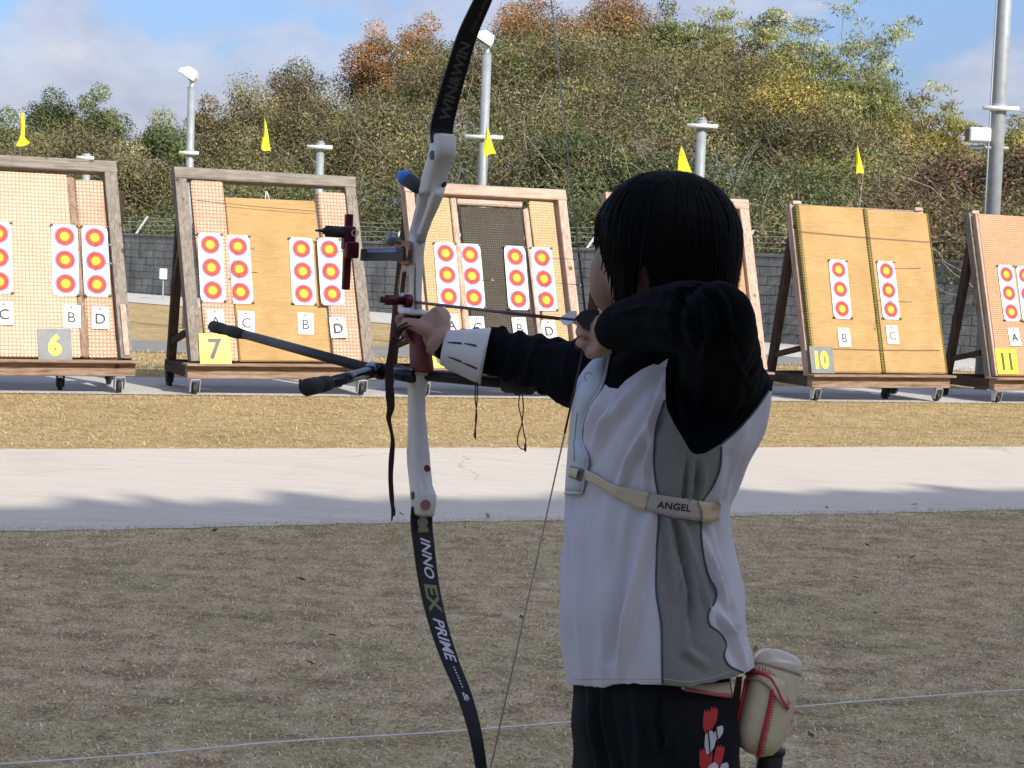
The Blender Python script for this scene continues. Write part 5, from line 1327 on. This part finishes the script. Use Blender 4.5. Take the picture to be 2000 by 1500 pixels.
bd.ell(at(1250, 520, 2.60), (ta*.016, nn*.008, ZV*.03), 12, 8)                                               # ear
bd.tube([at(1310, 740, 2.68), at(1290, 950, 2.68), at(1280, 1330, 2.68)], [.07, .08, .08], 18)
bd.tube([at(*p) for p in arm_pts]+[at(850, 668, 3.15)], [.045, .044, .042, .038, .034, .030, .025, .022, .025], 18)
bd.tube([SHL, ELB, at(1300, 624, 2.47), at(1215, 637, 2.575), at(1185, 648, 2.615)], [.045, .04, .038, .031, .0265], 18)
# bow hand
bd.ell(at(852, 645, 3.155), (ta*.030, nn*.026, ZV*.040), 16, 12); bd.sph(at(857, 622, 3.165), .0225, 14, 10); bd.sph(at(866, 668, 3.135), .0265, 14, 10); bd.sph(at(842, 632, 3.16), .022, 14, 10)
def finger(pts, r0, r1): bd.tube(smooth_path([at(*p) for p in pts], 10), np.linspace(r0, r1, 10), 10); bd.sph(at(*pts[-1]), r1, 8, 6)
finger([(850, 652, 3.14), (826, 640, 3.14), (806, 633, 3.155), (792, 630, 3.17)], .0165, .0095)
for i in range(4): finger([(846+3*i, 622+13*i, 3.19), (826, 616+14*i, 3.235), (800, 616+13*i, 3.25), (781+3*i, 620+13*i, 3.225), (777+4*i, 625+13*i, 3.20)], .0080, .0066-.0004*(i == 3))
# string hand
bd.ell(at(1180, 652, 2.628), (ta*.030, nn*.018, ZV*.032), 16, 12); bd.ell(at(1167, 650, 2.65), (ta*.02, nn*.014, ZV*.030), 14, 10)
for i in range(3): finger([(1168, 632+17*i, 2.65), (1150, 624+20*i, 2.675), (1136, 622+21*i, 2.682), (1132, 628+21*i, 2.665), (1141, 634+20*i, 2.646)], .0082, .0068)
finger([(1172, 676, 2.64), (1156, 682, 2.655), (1150, 690, 2.65), (1160, 694, 2.64)], .009, .007)
finger([(1188, 662, 2.615), (1178, 680, 2.612), (1164, 688, 2.62), (1155, 684, 2.63)], .0145, .0085)
LEG = {}
for nm, sg in (('l', -1), ('r', 1)):
    hp = at(1278, 1490, 2.68)+ta*.072*sg; kn = np.array([hp[0], hp[1], GZ+.47])+ta*.05*sg; an = np.array([hp[0], hp[1], GZ+.09])+ta*.11*sg
    LEG[nm] = (hp, kn, an); bd.tube([hp, lerp(hp, kn, .5), kn, lerp(kn, an, .35), an, an-ZV*.03], [.068, .062, .048, .046, .034, .034], 16)
    bd.tube([an-ZV*.04+nn*.03, an-ZV*.06-nn*.12], [.034, .026], 12)
bd.tube([at(1280, 1320, 2.68), lerp(LEG['l'][0], LEG['r'][0], .5)], [.08, .09], 18)
bm_ = union(bd, .0034, 2); V, N = mv(bm_); BB = BVHTree.FromPolygons([Vector(v) for v in V], [tuple(p.vertices) for p in bm_.polygons]); body = put(bm_, 'body', M['skin'], person, V)
for sx in (-1, 1):
    c = at(1206, 500, 2.76)+nn*(.018+.032*sx)
    e_ = MB().sph(c, .012, 14, 10).build('eye', plain('eye_white', (.7, .7, .68), .2), person, True, root=person)
    MB().ell(c+ta*.009, (ta*.004, nn*.006, ZV*.006), 12, 8).build('iris', M['hair'], e_, True, root=person)
    pts = [c+ta*.012+ZV*.022+nn*x+ZV*(.004-x*x*12) for x in np.linspace(-.016, .016, 7)]; MB().tube(pts, .002, 6).build('eyebrow', M['hair'], person, True, root=person)

# --- hair: a bob cut
HR = np.random.default_rng(5); HX, HY, HD = 1305, 482, 2.655; HCC = at(HX, HY, HD); hk = HD/FPX
ex_, ey_ = RT.copy(), FW.copy(); ex_[2] = 0; ex_ /= np.linalg.norm(ex_); ey_ = np.array([-ex_[1], ex_[0], 0])
def hb(th):             # pixel height of the hair's lower edge at bearing th (0 = screen right, 90 = away from the camera)
    x = HX+140*math.cos(th)
    if math.sin(th) > .25 and math.cos(th) < .35: return 452 if math.cos(th) < -.2 else np.interp(math.cos(th), [-.2, .35], [452, 640])
    return np.interp(x, [1160, 1172, 1184, 1196, 1215, 1229, 1233, 1260, 1264, 1300, 1400, 1445], [452, 470, 530, 575, 602, 600, 520, 520, 610, 640, 660, 690])
def hp_(th, f, sc_=1.0):
    yb = hb(th); z0, z1 = (HY-336)*hk, (HY-yb)*hk; z = z0+(z1-z0)*f**1.35; zz = z/(.116)
    r_ = math.sqrt(max(0, 1-max(zz, 0)**2.3)) if z > 0 else 1-.10*min(1, -z/.12)**1.5
    r_ = max(r_, .02)*sc_*(1+.022*math.sin(3*th+7*f)*f+.012*math.sin(7*th+1.3)*f+.010*math.sin(13*th)*f*f)
    rx = .1115 if math.cos(th) > 0 else .1115
    return HCC+ex_*rx*r_*math.cos(th)+ey_*.108*r_*math.sin(th)+ZV*(z*(sc_ if z > 0 else 1))
nth, nf = 120, 34; V = []; F = []
for i in range(nf+1):
    for j in range(nth):
        th = 2*math.pi*j/nth; V.append(hp_(th, i/nf, 1+.006*math.sin(j*2.4)*(i/nf)+.004*math.sin(j*5.1)))
for i in range(nf):
    for j in range(nth): F.append((i*nth+j, (i+1)*nth+j, (i+1)*nth+(j+1) % nth, i*nth+(j+1) % nth))
nv = len(V); V += [lerp(v, HCC+ZV*((v-HCC)@ZV), .10) for v in V[:nv]]
for i in range(nf):
    for j in range(nth): F.append(tuple(nv+a for a in ((i*nth+j), i*nth+(j+1) % nth, (i+1)*nth+(j+1) % nth, (i+1)*nth+j)))
for j in range(nth): F.append((nf*nth+j, nv+nf*nth+j, nv+nf*nth+(j+1) % nth, nf*nth+(j+1) % nth))
hair = mesh('hair', w2l(person, V), F, M['hair'], person, True)
sm_ = MB()
for k in range(2600):
    th = HR.uniform(0, 2*math.pi); w_ = HR.uniform(.0004, .0009); f0 = HR.uniform(.0, .5); f1 = HR.uniform(.88, 1.07); dth = HR.normal(0, .09); so_ = 1+abs(HR.normal(.006, .008))+(.03*HR.random() if k % 12 == 0 else 0)
    P = [hp_(th+dth*f*f, f, so_+.008*math.sin(f*4+k)) for f in np.linspace(f0, f1, 9)]; V_ = []
    for i, p in enumerate(P):
        t = P[min(i+1, 8)]-P[max(i-1, 0)]; s_ = np.cross(t, p-HCC); s_ /= np.linalg.norm(s_)+1e-9; ww = w_*(1 if i < 7 else .4); V_ += [p-s_*ww, p+s_*ww]
    sm_.add(V_, [(2*i, 2*i+1, 2*i+3, 2*i+2) for i in range(8)])
for k in range(150):    # flyaways along the outline and uneven tips
    th = HR.uniform(0, 2*math.pi); f0 = HR.uniform(.1, .8); so_ = 1.0+HR.uniform(.0, .02); dv = HR.normal(0, .12)
    P = [hp_(th+dv*g*g, min(f0+.35*g, 1.05), so_+(.05*HR.random())*g*g) for g in np.linspace(0, 1, 7)]
    sm_.tube(P, np.linspace(.0007, .0003, 7), 3, cap=False)
for k in range(90):
    th = HR.uniform(math.pi*.9, math.pi*2.05); P = [hp_(th+HR.normal(0, .01), g, 1.01) for g in np.linspace(.8, 1.0, 4)]; P.append(P[-1]+np.array([HR.normal(0, .004), HR.normal(0, .004), -HR.uniform(.006, .022)]))
    sm_.tube(P, [.0022, .0024, .0024, .002, .0004], 4, cap=False)
for k in range(26):     # loose ends behind the shoulder
    a = at(1436+HR.normal(0, 4), 640+HR.normal(0, 20), 2.7); b2 = at(1452+HR.normal(0, 14), 682+HR.normal(0, 6), 2.69)
    sm_.tube(smooth_path([a, lerp(a, b2, .5)-RT*.004, b2], 6), np.linspace(.0009, .0003, 6), 4)
so2 = sm_.build('hair_strands', M['hair'], hair, root=person); so2['kind'] = 'stuff'

# --- trousers
pm = MB(); pm.loft([sect(1128, 1412, 1318, .150), sect(1123, 1419, 1345, .155), sect(1124, 1424, 1400, .162), sect(1127, 1428, 1460, .168), sect(1131, 1428, 1530, .172), sect(1140, 1420, 1600, .172), sect(1165, 1395, 1680, .15)])
for nm in 'lr':
    hp, kn, an = LEG[nm]; pm.tube([hp+ZV*.02, lerp(hp, kn, .45), kn, lerp(kn, an, .5), an+ZV*.02], [.092, .086, .074, .068, .064], 22)
pj = union(pm, .006, 4); V, N = mv(pj); Q = proj(V); tocam = (CAM-V); tocam /= np.linalg.norm(tocam, axis=1)[:, None]; fac = np.clip((N*tocam).sum(1), 0, 1)
PF = [([(1150, 1350), (1158, 1420), (1175, 1540)], 9, .009), ([(1178, 1350), (1188, 1420), (1212, 1540)], 9, .008), ([(1168, 1350), (1172, 1430), (1190, 1540)], 6, -.006), ([(1240, 1350), (1250, 1450), (1255, 1560)], 14, .005), ([(1288, 1352), (1287, 1420), (1296, 1465), (1318, 1480)], 5, -.008), ([(1330, 1400), (1310, 1440), (1300, 1500)], 9, .005)]
V = V+N*(fold_disp(Q, PF)*np.clip(fac*1.6, 0, 1)+.002*np.sin(V[:, 2]*55+3*np.sin(V[:, 0]*30)))[:, None]
TB = BVHTree.FromPolygons([Vector(v) for v in V], [tuple(p.vertices) for p in pj.polygons]); trousers = put(pj, 'trousers', M['trousers'], person, V)
def decal(bvh, poly, name, mat, parent, off=.0012, root=None):
    c = np.mean(poly, axis=0); n = len(poly); V_ = []; F_ = []
    for f in (0, .5, 1.0):
        for p in (poly if f else [c]):
            q = c+(np.array(p)-c)*f; h, _ = hit(bvh, q[0], q[1], off)
            if h is None: return
            V_.append(h)
    for j in range(n):
        k = (j+1) % n; F_.append((0, 1+j, 1+k)); F_.append((1+j, 1+n+j, 1+n+k, 1+k))
    return MB().add(V_, F_).build(name, mat, parent, root=root or person)
def rotp(P, cx, cy, a, s_=1.0): c, s2 = math.cos(a), math.sin(a); return [(cx+s_*(x*c-y*s2), cy+s_*(x*s2+y*c)) for x, y in P]
RF = [(-9, -20), (-7, -30), (-4, -23), (-1, -31), (3, -24), (6, -30), (9, -20), (9, 2), (5, 14), (0, 26), (-5, 14), (-9, 2)]; WF = [(-11, -12), (-6, -18), (0, -22), (6, -16), (10, -4), (8, 10), (2, 20), (-4, 24), (-10, 8)]
for cx, cy, a, s_, kd in ((1381, 1416, .06, 1.0, 'r'), (1392, 1404, .1, .8, 'r'), (1386, 1449, .1, 1.05, 'w'), (1402, 1432, .45, .75, 'w'), (1374, 1490, .0, .95, 'r'), (1384, 1486, .05, .7, 'r'), (1402, 1483, .2, .95, 'r'), (1393, 1512, .1, 1.1, 'w'), (1412, 1505, .4, .8, 'w'), (1372, 1520, 0, .9, 'w')):
    decal(TB, rotp(RF if kd == 'r' else WF, cx, cy, a, s_), 'print', M['red_print' if kd == 'r' else 'white_print'], trousers, .0012 if kd == 'r' else .0018)
for L in ([(1381, 1425), (1386, 1475)], [(1395, 1412), (1401, 1452)]):
    pts = surf_line(TB, L, 8, .0026)
    if len(pts) > 2: MB().tube(pts, .0009, 4).build('print', M['ink'], trousers, root=person)
for nm in 'lr':
    hp, kn, an = LEG[nm]; z = GZ
    rg_ = []
    for f, wd, ht in ((-.06, .022, .05), (-.05, .034, .075), (0, .036, .085), (.06, .036, .065), (.12, .043, .05), (.17, .036, .04), (.19, .02, .028)):
        c = np.array([an[0], an[1], z])-nn*f; rg_.append([c+ta*wd*math.cos(a)+ZV*max(0.0, ht*(.5+.5*math.sin(a))) for a in np.linspace(0, 2*math.pi, 14, endpoint=False)])
    MB().loft(rg_).build('shoe', plain('dark_shoe', (.03, .03, .035), .6), person, True, root=person)

# --- arm guard, chest guard with strap, finger tab
ga, gb = at(868, 680, 3.135), at(950, 695, 3.065); gx_ = (gb-ga)/np.linalg.norm(gb-ga); vc = -FW-gx_*((-FW)@gx_); vc /= np.linalg.norm(vc); vu = np.cross(gx_, vc)
if vu[2] < 0: vu = -vu
rows = []; 
for f in np.linspace(0, 1, 14):
    c = lerp(ga, gb, f); r_ = .030+.0185*f; a0, a1 = -1.35-.1*f+.2*(f < .15), 1.25
    kx = -(vc@RT)/(gx_@RT)*r_
    rows.append([c+gx_*kx*math.cos(a)+(r_+.004)*(vc*math.cos(a)+vu*math.sin(a)) for a in np.linspace(a0, a1, 18)]+[c+gx_*kx*math.cos(a)+(r_+.0005)*(vc*math.cos(a)+vu*math.sin(a)) for a in np.linspace(a1, a0, 18)])
gm = MB().loft(rows); guard = gm.build('arm_guard', M['guard_white'], person, True, root=person)
GB_ = BVHTree.FromPolygons([Vector(v) for v in gm.V], gm.F)
for x0, y0, x1, y1 in ((874, 669, 902, 671), (907, 671, 931, 676), (876, 697, 902, 707), (905, 709, 932, 720)):
    decal(GB_, [(x0, y0-1), ((x0+x1)/2, (y0+y1)/2-2.2), (x1, y1-2.2), (x1, y1+2), ((x0+x1)/2, (y0+y1)/2+1.6), (x0, y0+1)], 'slot', M['ink'], guard, .0006)
for L, r_ in (([(930, 735), (928, 775), (931, 815), (928, 838), (926, 855)], .0013), ([(933, 737), (932, 780), (929, 815), (929, 858)], .0013)):
    MB().tube(smooth_path([at(x, y, 3.05) for x, y in L], 24), r_, 6).build('cord', M['cord'], guard, True, root=person)
MB().tube([at(931, 730, 3.05), at(931, 746, 3.05)], .003, 8).build('toggle', M['cream'], guard, True, root=person)
MB().tube(smooth_path([at(x, y, 3.0) for x, y in ((1016, 764), (1013, 790), (1019, 818), (1023, 845), (1027, 865), (1022, 878), (1013, 872), (1011, 855), (1018, 832), (1022, 800), (1020, 766))], 50), .0012, 6).build('cord', M['cord'], guard, True, root=person)
MB().tube([at(1026, 866, 3.0), at(1026, 882, 3.0)], .0022, 6).build('cord_knot', M['cord'], guard, True, root=person)
CO = [(1196, 679), (1160, 700), (1136, 727), (1121, 757), (1116, 794), (1110, 858), (1107, 905), (1104, 962)]
CI = [(1190, 690), (1187, 708), (1183, 732), (1176, 752), (1158, 782), (1140, 820), (1135, 857), (1148, 899), (1143, 930), (1136, 963)]
co = smooth_path([np.array([x, y, 0.]) for x, y in CO], 26); ci = smooth_path([np.array([x, y, 0.]) for x, y in CI], 26); V = []; F = []; nu = 12
for i in range(26):
    h, n_ = hit(JB, ci[i][0], ci[i][1], .006); dI = float((h-CAM)@FW) if h is not None else 2.62
    dI = min(max(dI, 2.56), 2.72); dO = 2.72
    for u in range(nu):
        f = u/8; 
        if f <= 1: x = lerp(ci[i], co[i], 1-(1-f)**1.6); d = dI+(dO-dI)*f**1.7
        else: x = co[i]+np.array([(f-1)*18, 0, 0]); d = dO+(f-1)*.22
        V.append(at(x[0], x[1], d-.004))
for i in range(25):
    for u in range(nu-1): F.append((i*nu+u, i*nu+u+1, (i+1)*nu+u+1, (i+1)*nu+u))
cg = mesh('chest_guard', w2l(person, V), F, M['guard'], person, True); cg.modifiers.new('t', 'SOLIDIFY').thickness = .003
MB().tube([V[i*nu]-FW*.002 for i in range(26)], .0021, 6).build('binding', M['guard_white'], cg, True, root=person)
MB().tube([V[25*nu+u]-FW*.002 for u in range(nu)], .0024, 6).build('binding', M['guard_white'], cg, True, root=person)
pts = [V[i*nu+5]-FW*.003 for i in range(12)]
MB().tube([V[(12+i)*nu+3+int(i*.2)]-FW*.0025 for i in range(9)], .0008, 4).build('crease', M['elastic'], cg, root=person)
MB().disc(V[6*nu+4]-FW*.004, -FW, .007, 18, r0=.0052).build('emblem', M['elastic'], cg, root=person)
def bandp(bvh, top, bot, n, m_, off, th, name, mat, parent, fall=2.6):
    t_, b2 = smooth_path([np.array([x, y, 0.]) for x, y in top], n), smooth_path([np.array([x, y, 0.]) for x, y in bot], n); V_ = []; F_ = []; O = []
    for i in range(n):
        for j in range(m_):
            q = lerp(t_[i], b2[i], j/(m_-1)); h, nr = hit(bvh, q[0], q[1], off)
            if h is None: h = at(q[0], q[1], fall)
            O.append(h)
    O = np.array(O).reshape(n, m_, 3)
    for _ in range(6): O[1:-1] = .5*O[1:-1]+.25*(O[:-2]+O[2:])
    O = O.reshape(-1, 3)-FW*.002
    V_ = list(O)+list(O+FW*th); k = n*m_
    for i in range(n-1):
        for j in range(m_-1):
            q = (i*m_+j, i*m_+j+1, (i+1)*m_+j+1, (i+1)*m_+j); F_.append(q); F_.append(tuple(a+k for a in q[::-1]))
    bdr = list(range(m_))+[i*m_+m_-1 for i in range(1, n)]+[(n-1)*m_+j for j in range(m_-2, -1, -1)]+[i*m_ for i in range(n-2, 0, -1)]
    for a in range(len(bdr)): x, y = bdr[a], bdr[(a+1) % len(bdr)]; F_.append((y, x, x+k, y+k))
    return MB().add(V_, F_).build(name, mat, parent, True, root=person), O
st_o, _ = bandp(JB, [(1146, 916), (1170, 926), (1204, 946), (1228, 950), (1272, 961)], [(1146, 935), (1180, 953), (1210, 972), (1240, 989), (1265, 998)], 30, 5, .006, .003, 'strap', M['cream'], person)
eb_o, _ = bandp(JB, [(1268, 961), (1320, 970), (1370, 978)], [(1264, 996), (1310, 1009), (1365, 1017)], 24, 5, .005, .003, 'elastic_band', M['elastic'], person)
en_o, _ = bandp(JB, [(1366, 976), (1385, 979), (1402, 976)], [(1363, 1018), (1385, 1018), (1400, 1013)], 12, 5, .007, .003, 'strap_end', M['cream'], person)
bk_o, _ = bandp(JB, [(1124, 910), (1148, 918)], [(1121, 930), (1142, 940)], 8, 4, .009, .004, 'buckle', plain('grey_buckle', (.16, .15, .14), .4), person, 2.66)
bandp(JB, [(1127, 913), (1143, 919)], [(1125, 928), (1139, 935)], 6, 4, .012, .003, 'buckle_bar', M['cream'], bk_o, 2.655)
EBV = np.array([p for p in _]); 
V2, F2 = text_mesh('ANGEL', 1.0, .15, .02, 1.05); Lx = V2[:, 0].max()-V2[:, 0].min(); Ly = V2[:, 1].max()-V2[:, 1].min(); out = []; ok = True
ebb = BVHTree.FromPolygons([eb_o.matrix_local @ v.co + Vector(person.location) for v in eb_o.data.vertices], [tuple(p.vertices) for p in eb_o.data.polygons])
for p in V2:
    x = 1316+p[0]/Lx*66; y = 989+p[0]/Lx*66*.115-p[1]/Ly*14; h, _n = hit(ebb, x, y, .0008)
    out.append(h if h is not None else at(x, y, 2.55))
MB().add(out, F2).build('lettering', M['ink'], eb_o, root=person)
tp3 = [(1122, 623), (1134, 609), (1150, 604), (1170, 606), (1172, 622), (1166, 640), (1150, 646), (1138, 640)]
MB().loft([[at(x, y, 2.640) for x, y in tp3], [at(x, y, 2.652) for x, y in tp3]]).build('finger_tab', M['rubber'], person, root=person)
MB().loft([[at(x, y, 2.600) for x, y in ((1168, 684), (1192, 680), (1196, 690), (1180, 694), (1166, 692))], [at(x, y, 2.607) for x, y in ((1168, 684), (1192, 680), (1196, 690), (1180, 694), (1166, 692))]]).build('tab_leather', M['tan'], person, root=person)
MB().tube(smooth_path([at(x, y, 2.63) for x, y in ((1137, 655), (1126, 662), (1123, 675), (1130, 684))], 14), .0009, 5).build('tab_cord', M['cord'], person, root=person)

# --- belt with ball-stitched hip pouch and quiver tube
belt = empty('hip_belt', person.location); tag(belt, 'cream and pink quiver belt below the jersey hem', 'belt')
_b, _ = bandp(TB, [(1330, 1336), (1370, 1338), (1420, 1333)], [(1330, 1346), (1370, 1354), (1424, 1360)], 14, 4, .004, .004, 'strap', M['cream'], belt)
MB().tube([h for h in [hit(TB, x, y, .006)[0] for x, y in ((1336, 1346), (1360, 1351), (1385, 1356), (1410, 1359), (1420, 1360))] if h is not None], .003, 6).build('piping', plain('pink_piping', (.50, .12, .13), .6), belt, True, root=belt)
pouch = empty('hip_pouch', at(1490, 1470, 2.62)); tag(pouch, 'cream leather hip pouch with red stitched seams at the hip', 'pouch')
ax0, ax1 = at(1525, 1274, 2.63), at(1474, 1474, 2.60); pd_ = (ax1-ax0); pl_ = np.linalg.norm(pd_); pd_ /= pl_
pe = nn*.92-ta*.39; pe = pe-pd_*(pe@pd_); pe /= np.linalg.norm(pe); pf = np.cross(pd_, pe)      # pe: to the right of the photo, pf: depth
if pf@FW > 0: pf = -pf                                                                          # towards the camera
def pring(f, we, wf, n=28, e=.62, sh=0.0):
    c = ax0+pd_*pl_*f+pe*sh; return [c+pe*we*math.copysign(abs(math.cos(a))**e, math.cos(a))+pf*wf*math.copysign(abs(math.sin(a))**e, math.sin(a)) for a in np.linspace(0, 2*math.pi, n, endpoint=False)]
pb = MB(); pb.loft([pring(f, w_, w2) for f, w_, w2 in ((.02, .018, .015), (.05, .028, .025), (.12, .034, .031), (.22, .0365, .034), (.4, .038, .035), (.6, .0375, .0345), (.8, .0355, .032), (.9, .031, .028), (.96, .025, .021), (1.0, .012, .010))])
pb_o = pb.build('bag', M['cream'], pouch, True, root=pouch); PB = BVHTree.FromPolygons([Vector(v) for v in pb.V], pb.F)
lid = MB(); lid.loft([pring(f, w_, w2) for f, w_, w2 in ((-.012, .012, .010), (.0, .022, .019), (.03, .030, .027), (.08, .0350, .0325), (.14, .0368, .0345), (.17, .0372, .0350))]); lid_o = lid.build('lid', M['silver_top'], pouch, True, root=pouch)
flap, _ = bandp(PB, [(1462, 1322), (1490, 1316), (1515, 1322), (1532, 1330)], [(1462, 1330), (1490, 1330), (1522, 1372), (1536, 1384)], 14, 4, .004, .002, 'flap', M['cream'], pouch)
flap.parent = pouch; flap.location = Vector(person.location)-Vector(pouch.location)
for L in ([(1508, 1346), (1503, 1376), (1495, 1412), (1486, 1450), (1482, 1474)], [(1462, 1328), (1455, 1365), (1446, 1400), (1438, 1432)], [(1462, 1318), (1482, 1314), (1500, 1322), (1516, 1346), (1526, 1368), (1537, 1384)]):
    pts = surf_line(PB, L, 26, .0035)
    if len(pts) < 4: continue
    MB().tube(pts, .0030, 6).build('seam_cord', M['red_stitch'], pouch, True, root=pouch)
    for i in range(0, len(pts)-1, 1):
        t = pts[min(i+1, len(pts)-1)]-pts[max(i-1, 0)]; t /= np.linalg.norm(t)+1e-9; s_ = np.cross(t, -FW); s_ /= np.linalg.norm(s_)+1e-9
        if s_[0] < 0: s_ = -s_
        MB().tube([pts[i], pts[i]+s_*.0075+np.array([0, 0, .002])], .0008, 4).build('stitch', M['red_stitch'], pouch, root=pouch)
quiver = empty('quiver_tube', at(1505, 1500, 2.68)); tag(quiver, 'black quiver tube hanging below the hip pouch', 'quiver')
MB().tube([at(1508, 1462, 2.69), at(1502, 1500, 2.69), at(1470, 1800, 2.70)], [.019, .020, .018], 16).build('tube', M['rubber'], quiver, True, root=quiver)
MB().tube([at(1508, 1460, 2.69), at(1507, 1472, 2.69)], .021, 16).build('rim', M['carbon'], quiver, True, root=quiver)
hg, _ = bandp(TB, [(1424, 1325), (1448, 1325)], [(1426, 1520), (1446, 1520)], 3, 3, .0, .004, 'hanger', M['tan'], quiver, 2.64)
hg.data.vertices.foreach_set('co', np.ascontiguousarray(w2l(quiver, [at(x, y, 2.64+dz) for dz in (0, .004) for x, y in ((1438, 1322), (1444, 1322), (1450, 1320), (1420, 1420), (1430, 1420), (1441, 1420), (1428, 1530), (1438, 1530), (1448, 1530))]), np.float32).ravel()); hg.data.update()
